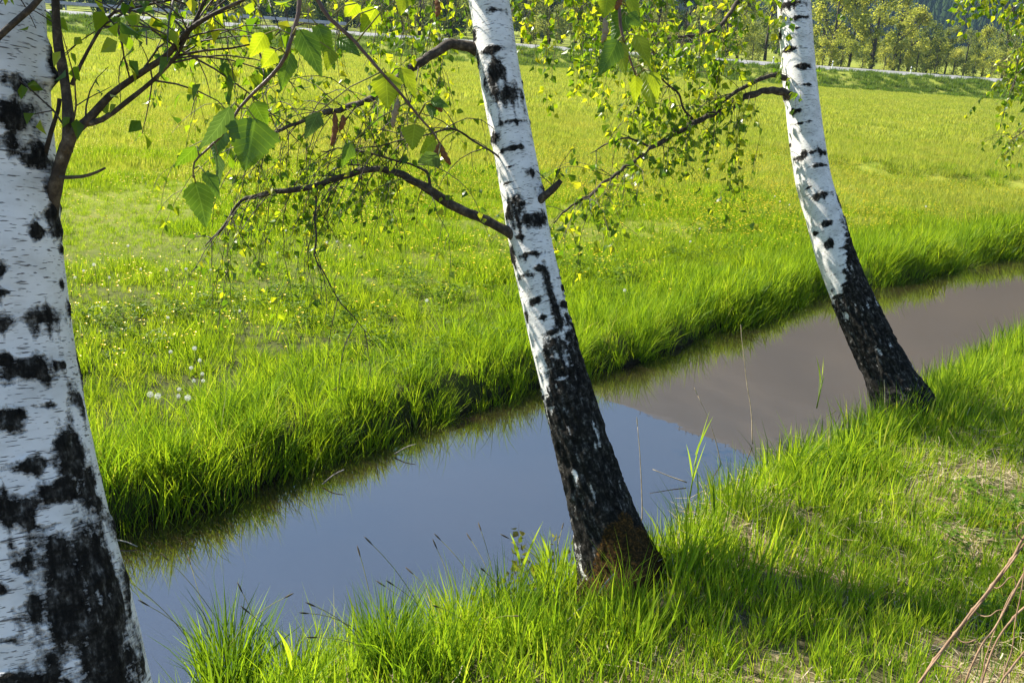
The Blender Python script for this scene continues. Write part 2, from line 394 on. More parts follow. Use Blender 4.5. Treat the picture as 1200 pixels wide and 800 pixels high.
def height(x, y, d=None):
    x = np.asarray(x, float); y = np.asarray(y, float)
    if d is None: d = cdist(x, y)
    d = d + 0.10 * vnoise(x * 1.1, y * 1.1, 3.3, 5) + 0.05 * vnoise(x * 3.7, y * 3.7, 1.3, 9)
    r = np.hypot(x, y)
    base = 0.05 * fbm(x * 0.5, y * 0.5, 0, 3, 21) + 0.012 * vnoise(x * 5, y * 5, 0, 3) * (r < 25)
    far = -0.40 * sstep(12, 85, y) * (d < 0)
    e = toe(x, y)
    emb = 1.40 * sstep(0.0, 6.0, e) + 0.30 * sstep(14, 18, e) + 2.0 * sstep(30, 200, e)
    z = base + far + emb
    # the little scarp in the meadow on the right
    sc = y - FUR(x); z = z - 0.22 * sstep(-0.35, 0.25, -sc) * sstep(4.5, 7, x) * (d < -0.6)
    z = np.where(d < 0, z + (-0.32) * sstep(-0.26, 0.05, d), z)
    wd_ = wid(x, y); inside = (d >= 0) & (d <= wd_)
    bed = -0.32 - 0.25 * np.sin(np.clip(d / wd_, 0, 1) * math.pi)
    z = np.where(inside, bed, z)
    z = np.where(d > wd_, z - 0.32 * (1 - sstep(wd_ - 0.02, wd_ + 0.42, d)), z)
    return z
def axis(lo, hi, c0, c1, fine, growth=1.09):
    mid = list(np.arange(c0, c1, fine)); s = fine; v = c1; up = []
    while v < hi: up.append(v); s *= growth; v += s
    s = fine; v = c0 - fine; dn = []
    while v > lo: dn.append(v); s *= growth; v -= s
    return np.array([lo] + dn[::-1] + mid + up + [hi])
gx = axis(-1500, 1500, -4.5, 9.5, 0.075); gy = axis(-200, 1500, 1.0, 15.5, 0.075); gy = np.sort(np.concatenate([gy[(gy < 74) | (gy > 120)], np.arange(74, 120, 0.7)]))
GX, GY = np.meshgrid(gx, gy, indexing='ij'); GD = cdist(GX, GY); GZ = height(GX, GY, GD)
me = grid_mesh('ground', np.stack([GX, GY, GZ], -1), len(gx), len(gy),
               attrs={'nearbank': np.where(GD > .8, 1.0, 0.0), 'wet_shade': sstep(-0.06, -0.15, GZ) * (np.abs(GD - .8) < 3)})
def ground_mat():
    t = NT('ground'); p = t.n('ShaderNodeNewGeometry').outputs['Position']
    nb = t.attr('nearbank').outputs['Fac']; wet_shade = t.attr('wet_shade').outputs['Fac']
    n1 = t.noise(0.12, 4, p); n2 = t.noise(1.3, 5, p); n3 = t.noise(22, 5, p, 0.7)
    mead = t.ramp(t.math('ADD', t.math('MULTIPLY', n2, 0.5), t.math('MULTIPLY', n1, 0.5)), [(0.35, (0.16, 0.22, 0.02)), (0.5, (0.25, 0.29, 0.03)), (0.65, (0.31, 0.31, 0.05))]).outputs[0]
    mead = t.mix(t.math('MULTIPLY', n3, 0.4), mead, (0.07, 0.085, 0.018))
    strw = t.ramp(n3, [(0.30, (0.05, 0.036, 0.02)), (0.48, (0.17, 0.125, 0.065)), (0.62, (0.36, 0.29, 0.17)), (0.8, (0.52, 0.44, 0.30))]).outputs[0]
    strw = t.mix(t.ramp(n2, [(0.45, (0, 0, 0)), (0.6, (1, 1, 1))]).outputs[0], strw, t.ramp(n3, [(0.3, (0.03, 0.035, 0.012)), (0.7, (0.10, 0.105, 0.035))]).outputs[0])
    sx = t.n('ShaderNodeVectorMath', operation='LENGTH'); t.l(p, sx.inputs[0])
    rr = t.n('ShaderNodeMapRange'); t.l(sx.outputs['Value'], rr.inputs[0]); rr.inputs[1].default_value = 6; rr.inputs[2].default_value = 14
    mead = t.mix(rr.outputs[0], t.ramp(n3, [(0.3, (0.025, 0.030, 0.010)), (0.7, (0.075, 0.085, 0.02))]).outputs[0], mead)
    c = t.mix(nb, mead, strw)
    c = t.mix(wet_shade, c, t.ramp(n3, [(0.3, (0.006, 0.005, 0.003)), (0.7, (0.020, 0.016, 0.010))]).outputs[0])  # wet soil, darkened further to paint the shade under the bank edge
    b = t.n('ShaderNodeBump'); b.inputs['Strength'].default_value = 0.8; b.inputs['Distance'].default_value = 0.02; t.l(n3, b.inputs['Height'])
    return t.finish(t.bsdf(c, 0.9, 0.15, b.outputs[0]).outputs[0])
g = mesh_obj('ground', me, ground_mat()); tag(g, 'grassy meadow and straw covered bank cut by the ditch', 'ground', kind='structure')

# water: a strip following the ditch
def offset_line(P, off):
    T = np.gradient(P, axis=0); T /= np.linalg.norm(T, axis=1)[:, None]
    return P + np.stack([T[:, 1], -T[:, 0]], -1) * off
el = catmull(EDGE, 0.5)
offs = np.linspace(-0.35, 2.3, 9)
WV = np.stack([np.column_stack([offset_line(el, o), np.full(len(el), WATER_Z)]) for o in offs], 1)
def water_mat():
    t = NT('water'); p = t.n('ShaderNodeNewGeometry').outputs['Position']
    n = t.noise(2.2, 3, p); n2 = t.noise(14, 2, p)
    mud = t.ramp(t.noise(0.8, 4, p), [(0.3, (0.016, 0.011, 0.006)), (0.7, (0.026, 0.018, 0.010))]).outputs[0]
    b = t.n('ShaderNodeBump'); b.inputs['Strength'].default_value = 0.03; b.inputs['Distance'].default_value = 0.02
    t.l(t.math('ADD', n, t.math('MULTIPLY', n2, 0.06)), b.inputs['Height'])
    s = t.bsdf(mud, 0.015, 0.5, b.outputs[0]); s.inputs['IOR'].default_value = 3.0
    return t.finish(s.outputs[0])
wobj = mesh_obj('water', grid_mesh('water', WV, len(el), len(offs)), water_mat()); tag(wobj, 'still murky ditch water mirroring the sky', 'water', kind='structure')

# road
rx = np.concatenate([np.linspace(-420, 420, 141)])
def road_strip(name, e0, e1, z0, z1, mat, n=2):
    es = np.linspace(e0, e1, n); zs = np.linspace(z0, z1, n)
    V = np.stack([np.column_stack([rx, 87 + 0.08 * rx + es[k], np.full(len(rx), zs[k])]) for k in range(n)], 1)
    return mesh_obj(name, grid_mesh(name, V[:, ::-1], len(rx), n), mat)
tag(road_strip('road', 6.4, 13.6, 1.06, 1.30, M['asphalt'], 4), 'pale country road on a low bank across the meadow', 'road', kind='structure')
for e, z in ((6.75, 1.0717 + .006), (13.1, 1.2833 + .006)):
    tag(road_strip('road_marking', e, e + .22, z, z + .0073, M['white_paint']), 'white painted edge line along the road', 'road marking', 'road edge lines', 'structure')

# mountain behind, wooded
def slope_mat():
    t = NT('forest_floor'); p = t.n('ShaderNodeNewGeometry').outputs['Position']; sx = t.n('ShaderNodeSeparateXYZ'); t.l(p, sx.inputs[0])
    n = t.noise(0.02, 4, p); z = t.math('MULTIPLY', t.math('ADD', sx.outputs[2], t.math('MULTIPLY', n, 40)), 0.004)
    c = t.ramp(z, [(0.20, (0.022, 0.035, 0.018)), (0.40, (0.115, 0.09, 0.064)), (1.0, (0.14, 0.112, 0.082))]).outputs[0]  # upper slope browned, standing in for the sunlit mud tone in the reflection
    return t.finish(t.bsdf(c, 0.95, 0.05).outputs[0])
def ridge_elev(az):
    return np.interp(az, [-60, -30, -10, 0, 6.5, 12.3, 15, 25, 45, 70], [9, 12, 15.5, 18.2, 19.9, 21.3, 21.9, 24, 26, 22])
azs = np.linspace(-48, 62, 190); rs = np.linspace(0, 1, 60)
AZ, RR = np.meshgrid(azs, rs, indexing='ij')
D = 420 + RR * 900
ridge_h = np.tan(np.radians(ridge_elev(AZ))) * 1250
prof = np.clip((D - 420) / 830, 0, 1) ** 1.15
MZ = ridge_h * prof * (1 - 0.9 * sstep(1255, 1330, D)) + 1.5
MX = D * np.sin(np.radians(AZ)); MY = D * np.cos(np.radians(AZ))
MZ = MZ + prof * (26 * fbm(MX / 130, MY / 130, 0, 4, 40)) * (1 - 0.75 * sstep(0.85, 1.0, prof))
mt = mesh_obj('mountain', grid_mesh('mountain', np.stack([MX, MY, MZ], -1)[:, ::-1], len(azs), len(rs)), slope_mat())
tag(mt, 'dark forested mountainside rising behind the valley', 'mountain', kind='structure')

# ------------------------------------------------------------------ scatter by geometry nodes (only for uncountable stuff)
def scatter(name, P, rot, scl, var, variants, label, cat):
    me = bpy.data.meshes.new(name + '_points')
    me.vertices.add(len(P)); me.vertices.foreach_set('co', np.asarray(P, np.float32).ravel())
    a = me.attributes.new('rot', 'FLOAT_VECTOR', 'POINT'); a.data.foreach_set('vector', np.asarray(rot, np.float32).ravel())
    a = me.attributes.new('scl', 'FLOAT', 'POINT'); a.data.foreach_set('value', np.asarray(scl, np.float32))
    a = me.attributes.new('var', 'INT', 'POINT'); a.data.foreach_set('value', np.asarray(var, np.int32))
    o = mesh_obj(name, me); tag(o, label, cat, kind='stuff')
    ng = bpy.data.node_groups.new(name + '_scatter', 'GeometryNodeTree')
    ng.interface.new_socket('Geometry', in_out='INPUT', socket_type='NodeSocketGeometry')
    ng.interface.new_socket('Geometry', in_out='OUTPUT', socket_type='NodeSocketGeometry')
    N = ng.nodes; gi = N.new('NodeGroupInput'); go = N.new('NodeGroupOutput')
    jn = N.new('GeometryNodeJoinGeometry')
    for vme in variants:
        vo = bpy.data.objects.new(vme.name, vme)
        oi = N.new('GeometryNodeObjectInfo'); oi.inputs['Object'].default_value = vo; oi.inputs['As Instance'].default_value = False
        g2 = N.new('GeometryNodeGeometryToInstance'); ng.links.new(oi.outputs['Geometry'], g2.inputs[0]); ng.links.new(g2.outputs[0], jn.inputs[0])
    ip = N.new('GeometryNodeInstanceOnPoints'); ip.inputs['Pick Instance'].default_value = True
    def na(nm, ty):
        x = N.new('GeometryNodeInputNamedAttribute'); x.data_type = ty; x.inputs[0].default_value = nm; return x.outputs[0]
    e2r = N.new('FunctionNodeEulerToRotation'); ng.links.new(na('rot', 'FLOAT_VECTOR'), e2r.inputs[0])
    ng.links.new(gi.outputs[0], ip.inputs['Points']); ng.links.new(jn.outputs[0], ip.inputs['Instance'])
    ng.links.new(na('var', 'INT'), ip.inputs['Instance Index'])
    ng.links.new(e2r.outputs[0], ip.inputs['Rotation']); ng.links.new(na('scl', 'FLOAT'), ip.inputs['Scale'])
    ng.links.new(ip.outputs[0], go.inputs[0])
    md = o.modifiers.new('scatter', 'NODES'); md.node_group = ng
    return o

def tuft(name, n, rad, h0, h1, wd, lean, curl, mat, seed, dead=0.0, seg=3, lopsided=0.0):
    """a tuft of separate grass blades, each a tapering bent strip"""
    r = np.random.default_rng(seed); mb = MB()
    for i in range(n):
        a = r.uniform(0, 2 * math.pi); q = rad * math.sqrt(r.uniform()); b0 = np.array([q * math.cos(a), q * math.sin(a), -0.02])
        h = r.uniform(h0, h1) * (1 - 0.25 * (q / max(rad, 1e-6)))
        da = a + r.normal(0, 0.9); ln = abs(r.normal(lean, lean * .6)) + lopsided * max(0, math.cos(da))
        cu = curl * r.uniform(0.2, 1.3); dv = np.array([math.cos(da), math.sin(da), 0])
        wa = r.uniform(0, math.pi); wv = np.array([math.cos(wa), math.sin(wa), 0]) * wd * r.uniform(.6, 1.2)
        tint = r.uniform(0, .86) if r.uniform() > dead else r.uniform(.92, 1)
        V = []; L = seg + 1
        p = b0.copy(); an = ln
        for k in range(L):
            f = k / seg
            wk = (0.75, 1.0, 0.72, 0.0)[k] if seg == 3 else (0.9, 0.8, 0)[k]
            if k < seg: V += [p - wv * wk * .5, p + wv * wk * .5]
            else: V.append(p)
            st = h / seg; p = p + (dv * math.sin(an) + np.array([0, 0, math.cos(an)])) * st; an += cu / seg * (0.6 + f)
        F = [(2 * k, 2 * k + 1, 2 * k + 3, 2 * k + 2) for k in range(seg - 1)] + [(2 * seg - 2, 2 * seg - 1, 2 * seg)]
        mb.add(V, F, tint)
    me = mb.mesh(name); me.materials.append(mat); return me

def sample(xlo, xhi, ylo, yhi, dens, cond, margin_px=260, zoff=0.0):
    n = int((xhi - xlo) * (yhi - ylo) * dens)
    x = rng.uniform(xlo, xhi, n); y = rng.uniform(ylo, yhi, n)
    px, py, dz = project(np.stack([x, y, np.zeros(n)], -1))
    k = (dz > 0.5) & (px > -margin_px) & (px < 1200 + margin_px) & (py < 800 + margin_px * 1.3)
    x, y = x[k], y[k]; d = cdist(x, y); r = np.hypot(x, y)
    k = cond(x, y, d, r); x, y, d = x[k], y[k], d[k]
    z = height(x, y, d)
    return np.stack([x, y, z + zoff], -1), d
def rots(n, tilt=0.1):
    return np.stack([rng.normal(0, tilt, n), rng.normal(0, tilt, n), rng.uniform(0, 6.283, n)], -1)

TREE_XY = [(0.55, 3.55, .17), (2.47, 5.92, .17)]
def clear_of_trees(x, y):
    k = np.ones(len(x), bool)
    for tx, ty, tr in TREE_XY: k &= np.hypot(x - tx, y - ty) > tr
    return k
bare = lambda x, y: fbm(x * 0.9, y * 0.9, 0, 3, 77)
def bare_spot(x, y):
    """1 in the pale worn patches on the near bank"""
    s = np.zeros(np.shape(x))
    for bx, by, br in ((2.45, 4.75, .42), (2.15, 4.15, .26), (2.95, 4.4, .38), (1.75, 3.1, .22), (1.3, 4.3, .2)):
        s = np.maximum(s, 1 - np.hypot(x - bx, y - by) / br)
    return s

# near bank grass
nv = [tuft('grass_tuft', 15, 0.055, 0.08, 0.21, 0.0050, 0.18, 0.6, M['grass_near'], 100 + i, 0.05) for i in range(5)]
P, d = sample(-4, 12, 0.8, 18, 460, lambda x, y, d, r: (d > wid(x, y) + 0.03) & clear_of_trees(x, y) & (rng.uniform(size=len(x)) < np.clip(0.95 + 0.8 * bare(x, y), 0.4, 1) * (1 - 0.75 * np.clip(bare_spot(x, y) * 2, 0, 1)) * np.clip(9.0 / np.maximum(r, 1) ** 1.0, .3, 1)))
scl = rng.uniform(0.6, 1.25, len(P)) * (0.85 + 0.35 * sstep(.9, .1, d - wid(P[:, 0], P[:, 1])))
scatter('bank_grass', P, rots(len(P), 0.16), scl, rng.integers(0, 5, len(P)), nv, 'bright backlit grass covering the near bank under the birches', 'grass')
# taller single blades among it
tv = [tuft('tall_blades', 6, 0.06, 0.20, 0.38, 0.0088, 0.12, 0.5, M['grass_near'], 140 + i, 0.04) for i in range(5)]
P, d = sample(-4, 12, 0.8, 18, 105, lambda x, y, d, r: (d > wid(x, y) + 0.03) & clear_of_trees(x, y) & (rng.uniform(size=len(x)) < np.clip(0.65 + 1.0 * fbm(x * 1.2, y * 1.2, 0, 3, 31), .1, 1) * (1 - 0.9 * np.clip(bare_spot(x, y) * 2, 0, 1))))
scatter('tall_grass', P, rots(len(P), 0.14), rng.uniform(0.55, 1.15, len(P)) * (0.7 + 0.45 * sstep(1.2, .1, d - wid(P[:, 0], P[:, 1]))), rng.integers(0, 5, len(P)), tv, 'taller broad grass blades standing among the near bank grass', 'grass')
# straw lying about
def straw_mesh(name, seed):
    r = np.random.default_rng(seed); mb = MB()
    for i in range(16):
        p = np.array([r.normal(0, .07), r.normal(0, .07), r.uniform(0.002, 0.03)]); a = r.uniform(0, 6.28); L = r.uniform(.04, .16); wv = np.array([-math.sin(a), math.cos(a), 0]) * r.uniform(.0015, .004)
        V = []
        for k in range(3):
            V += [p - wv * .5, p + wv * .5]; p = p + np.array([math.cos(a), math.sin(a), r.normal(0, .16)]) * L / 2; a += r.normal(0, .35)
        mb.add(V, [(0, 1, 3, 2), (2, 3, 5, 4)], r.uniform())
    me = mb.mesh(name); me.materials.append(M['straw']); return me
sv = [straw_mesh('straw_litter', 160 + i) for i in range(4)]
P, d = sample(-4, 12, 0.8, 14, 130, lambda x, y, d, r: (d > wid(x, y) + 0.10) & (rng.uniform(size=len(x)) < np.clip(0.32 - 0.8 * bare(x, y) + 1.4 * np.clip(bare_spot(x, y), 0, 1), .12, 1)))
scatter('straw', P, rots(len(P), 0.12), rng.uniform(0.6, 1.3, len(P)), rng.integers(0, 4, len(P)), sv, 'pale dry straw and dead blades lying between the grass', 'straw')
# low broad-leaved weeds on the right
def weed_mesh(name, seed):
    r = np.random.default_rng(seed); mb = MB()
    for i in range(16):
        a = r.uniform(0, 6.28); q = .08 * math.sqrt(r.uniform()); p = np.array([q * math.cos(a), q * math.sin(a), r.uniform(.02, .10)])
        for k in range(3):
            b = a + k * 2.09; dd = np.array([math.cos(b), math.sin(b), r.uniform(-.2, .4)])
            mb.leaf(p, dd, np.array([r.normal(0, .3), r.normal(0, .3), 1.]), r.uniform(.016, .032), r.uniform(.012, .022), r.uniform())
    me = mb.mesh(name); me.materials.append(M['weed']); return me
wv_ = [weed_mesh('weed_leaves', 180 + i) for i in range(4)]
P, d = sample(0.6, 6, 2.0, 8, 70, lambda x, y, d, r: (d > wid(x, y) + 0.35) & (rng.uniform(size=len(x)) < np.clip(fbm(x * .8, y * .8, 0, 2, 55) * 1.6 + .25 * (x > 1.6) - 0.25, 0, 1)))
scatter('ground_weeds', P, rots(len(P), 0.15), rng.uniform(0.7, 1.3, len(P)), rng.integers(0, 4, len(P)), wv_, 'low leafy weeds growing between the grass on the near bank', 'weeds')

# sedge fringe along both water edges
ev = [tuft('sedge_tuft', 36, 0.07, 0.16, 0.36, 0.0042, 0.22, 1.0, M['sedge'], 200 + i, 0.06) for i in range(6)]
P, d = sample(-8, 26, 0.5, 34, 95, lambda x, y, d, r: (d < 0.0) & (d > -0.75) & (rng.uniform(size=len(x)) < np.clip(1.15 + 0.6 * fbm(x * 1.5, y * 1.5, 0, 2, 61) - 1.0 * np.abs(d), .1, 1) * np.clip(14 / np.maximum(r, 1), .35, 1)))
P2, d2 = sample(-4, 16, 1.5, 22, 75, lambda x, y, d, r: (d > wid(x, y) - 0.02) & (d < wid(x, y) + 0.45) & clear_of_trees(x, y) & (rng.uniform(size=len(x)) < np.clip(0.75 + 0.9 * fbm(x * 1.3, y * 1.3, 0, 2, 62), .15, 1)))
n1 = len(P); P = np.vstack([P, P2]); scl = np.concatenate([rng.uniform(.8, 1.2, n1) * (1 + 0.25 * fbm(P[:n1, 0] * .9, P[:n1, 1] * .9, 0, 2, 63)), rng.uniform(.8, 1.3, len(P2))])
scatter('sedge_fringe', P, rots(len(P), 0.22), scl, rng.integers(0, 6, len(P)), ev, 'lush arching sedge fringe hanging over the water edges', 'sedge')

# meadow grass in rings of growing tufts
mv = [tuft('meadow_tuft', 18, 0.06, 0.07, 0.17, 0.0048, 0.25, 0.8, M['grass_meadow'], 240 + i, 0.07) for i in range(6)]
dk = lambda x, y: fbm(x * 0.7, y * 0.7, 0, 3, 88)
P, d = sample(-8, 12, 1.0, 16.5, 330, lambda x, y, d, r: (d < -0.03) & (r < 15.5) & (rng.uniform(size=len(x)) < np.clip(12.5 / np.maximum(r, 1), .3, 1)))
lowp = sstep(.05, .35, fbm(P[:, 0] * 1.1, P[:, 1] * 1.1, 0, 3, 71)); hs = 0.95 - .15 * lowp + 1.1 * dk(P[:, 0], P[:, 1]) + .45 * fbm(P[:, 0] * 2.6, P[:, 1] * 2.6, 0, 2, 89)
hs = np.clip(hs, 0.45, 1.6) * (0.85 + 0.55 * sstep(-2.6, -0.4, d)) * rng.uniform(.7, 1.2, len(P)) * (1 + 0.25 * sstep(8, 14, np.hypot(P[:, 0], P[:, 1])))
scatter('meadow_grass', P, rots(len(P), 0.2), hs, rng.integers(0, 6, len(P)), mv, 'thick sunlit meadow grass beyond the ditch', 'grass')
lush = [tuft('lush_tuft', 30, 0.09, 0.12, 0.28, 0.0062, 0.28, 0.9, M['grass_meadow'], 260 + i, 0.02) for i in range(4)]
P, d = sample(-8, 20, 1.0, 30, 22, lambda x, y, d, r: (d < -0.3) & (r < 30) & (rng.uniform(size=len(x)) < np.clip(-0.15 + 1.7 * fbm(x * .55, y * .55, 0, 3, 90) + 0.7 * sstep(-3.5, -0.8, d) + 2.5 * (np.abs(y - FUR(x)) < .45) * (x > 6), 0, 1)))
scatter('lush_clumps', P, rots(len(P), 0.2), rng.uniform(.6, 1.1, len(P)), rng.integers(0, 4, len(P)), lush, 'taller lush clumps rising out of the meadow grass', 'grass')
m2 = [tuft('meadow_patch', 60, 0.22, 0.10, 0.22, 0.013, 0.25, 0.6, M['grass_far'], 280 + i, 0.03, 2) for i in range(5)]
P, d = sample(-30, 45, 9, 33, 30, lambda x, y, d, r: (d < -0.3) & (r > 12.5) & (r < 32) & (rng.uniform(size=len(x)) < sstep(12.5, 15, r) * np.clip(22 / np.maximum(r, 1), .4, 1)))
scatter('mid_meadow', P, rots(len(P), 0.12), rng.uniform(.6, 1.05, len(P)), rng.integers(0, 5, len(P)), m2, 'yellow green meadow grass in the middle distance', 'grass')
m3 = [tuft('far_patch', 70, 0.6, 0.12, 0.24, 0.035, 0.25, 0.5, M['grass_far'], 300 + i, 0.04, 2) for i in range(4)]
P, d = sample(-75, 110, 28, 98, 3.6, lambda x, y, d, r: (d < -0.5) & (r > 29) & (toe(x, y) < 0.2))
scatter('far_meadow', P, rots(len(P), 0.05), rng.uniform(.6, 1.1, len(P)), rng.integers(0, 4, len(P)), m3, 'distant flat meadow grass below the road bank', 'grass')
m4 = [tuft('verge_patch', 70, 0.5, 0.25, 0.55, 0.05, 0.3, 0.6, M['grass_verge'], 320 + i, 0.02, 2) for i in range(4)]
P, d = sample(-80, 120, 70, 105, 3.2, lambda x, y, d, r: (toe(x, y) > -0.3) & (toe(x, y) < 6.0))
scatter('verge_grass', P, rots(len(P), 0.05), rng.uniform(.4, 1.1, len(P)), rng.integers(0, 4, len(P)), m4, 'rough dark green grass on the road embankment', 'grass')
# buttercups
def cup_mesh(name, seed, n, rad, h, s):
    r = np.random.default_rng(seed); mb = MB()
    for i in range(n):
        a = r.uniform(0, 6.28); q = rad * math.sqrt(r.uniform()); c = np.array([q * math.cos(a), q * math.sin(a), h * r.uniform(.7, 1.2)])
        V = [c]; k = 5
        for j in range(2 * k):
            b = j * math.pi / k; rr = s * (1.0 if j % 2 else .62) * .5; V.append(c + np.array([rr * math.cos(b), rr * math.sin(b), s * .28]))
        mb.add(V, [(0, 1 + j, 1 + (j + 1) % (2 * k)) for j in range(2 * k)], r.uniform())
    me = mb.mesh(name); me.materials.append(M['buttercup']); return me
cups = [cup_mesh('buttercup_blooms', 340 + i, 7, .22, .15, .0105) for i in range(3)] + [cup_mesh('buttercup_drift', 350 + i, 30, .8, .19, .022) for i in range(2)]
P, d = sample(-10, 22, 3, 26, 12, lambda x, y, d, r: (d < -1.3) & (r < 22) & (rng.uniform(size=len(x)) < np.clip(.25 + 1.3 * fbm(x * .35, y * .35, 0, 2, 95) + .5 * sstep(-1.3, -5, d), 0, 1) * np.clip(10 / r, .3, 1) * (.35 + .65 * sstep(6, 10, r))))
P2, d2 = sample(-40, 60, 18, 70, 1.1, lambda x, y, d, r: (d < -2) & (r > 17) & (r < 65) & (rng.uniform(size=len(x)) < np.clip(.45 + 1.2 * fbm(x * .1, y * .1, 0, 2, 96), 0, 1)))
scatter('buttercups', np.vstack([P, P2]), rots(len(P) + len(P2), .05), rng.uniform(.7, 1.2, len(P) + len(P2)), np.concatenate([rng.integers(0, 3, len(P)), rng.integers(3, 5, len(P2))]), cups, 'tiny yellow buttercup blooms sprinkled over the meadow', 'flowers')

# leafy weeds in darker patches among the meadow grass
wm = [weed_mesh('meadow_weed_leaves', 190 + i) for i in range(4)]
for q in wm: q.materials[0] = M['weed_dark']
P, d = sample(-8, 16, 2.0, 20, 60, lambda x, y, d, r: (d < -0.35) & (d > -2.6) & (r < 19) & (rng.uniform(size=len(x)) < .55 * sstep(.05, .4, fbm(x * 1.1, y * 1.1, 0, 3, 71)) * np.clip(9 / r, .3, 1)))
scatter('meadow_weeds', P + np.array([0, 0, .02]), rots(len(P), 0.2), rng.uniform(.7, 1.2, len(P)), rng.integers(0, 4, len(P)), wm, 'darker leafy weeds in patches among the meadow grass', 'weeds')

# conifer wood on the mountain
def conifer(name, seed, mat):
    r = np.random.default_rng(seed); mb = MB()
    H = 1.0; k = 7
    for i in range(5):
        z0 = 0.06 + i * .17; z1 = min(1.0, z0 + .34); R0 = .21 * (1 - i * .17)
        V = [np.array([0, 0, z1])] + [np.array([R0 * (1 + r.uniform(-.25, .25)) * math.cos(j * 6.283 / k + i), R0 * (1 + r.uniform(-.25, .25)) * math.sin(j * 6.283 / k + i), z0 + r.uniform(-.03, .03)]) for j in range(k)]
        mb.add(V, [(0, 1 + j, 1 + (j + 1) % k) for j in range(k)], r.uniform())
    me = mb.mesh(name, False); me.materials.append(mat); return me
cv = [conifer('conifer', 400 + i, M['wood_leaf_dark']) for i in range(4)] + [conifer('browned_tree', 410 + i, M['slope_brown']) for i in range(4)]
n = 42000
ai = rng.uniform(-40, 55, n); ri = np.where(rng.uniform(size=n) < .35, rng.uniform(0, .25, n), np.sqrt(rng.uniform(0, 1, n))); Dn = 425 + ri * 850
ia = np.clip((ai + 48) / 110 * 189, 0, 188.99); ir = np.clip((Dn - 420) / 900 * 59, 0, 58.99)
i0 = ia.astype(int); j0 = ir.astype(int); fa = ia - i0; fr = ir - j0
zz = (MZ[i0, j0] * (1 - fa) * (1 - fr) + MZ[i0 + 1, j0] * fa * (1 - fr) + MZ[i0, j0 + 1] * (1 - fa) * fr + MZ[i0 + 1, j0 + 1] * fa * fr)
P = np.stack([Dn * np.sin(np.radians(ai)), Dn * np.cos(np.radians(ai)), zz - 1], -1)
hi_ = sstep(40, 75, zz + 25 * fbm(P[:, 0] / 60, P[:, 1] / 60, 0, 3, 44)); low_first = rng.uniform(size=n) < hi_
# joined variants arrive in reverse order: the last four meshes come first
kind_ = np.where(low_first, rng.integers(0, 4, n), rng.integers(4, 8, n))
keep_ = (~low_first) | (Dn > 1245); P = P[keep_]; kind_ = kind_[keep_]; n = len(P)   # upper slope stays a plain brown tint, only the crest keeps trees
scatter('mountain_forest', P, rots(n, .02), np.where(kind_ < 4, rng.uniform(4, 8, n), rng.uniform(8, 15, n)), kind_, cv, 'dark conifers low on the slope, crest trees browned for the water reflection', 'forest')

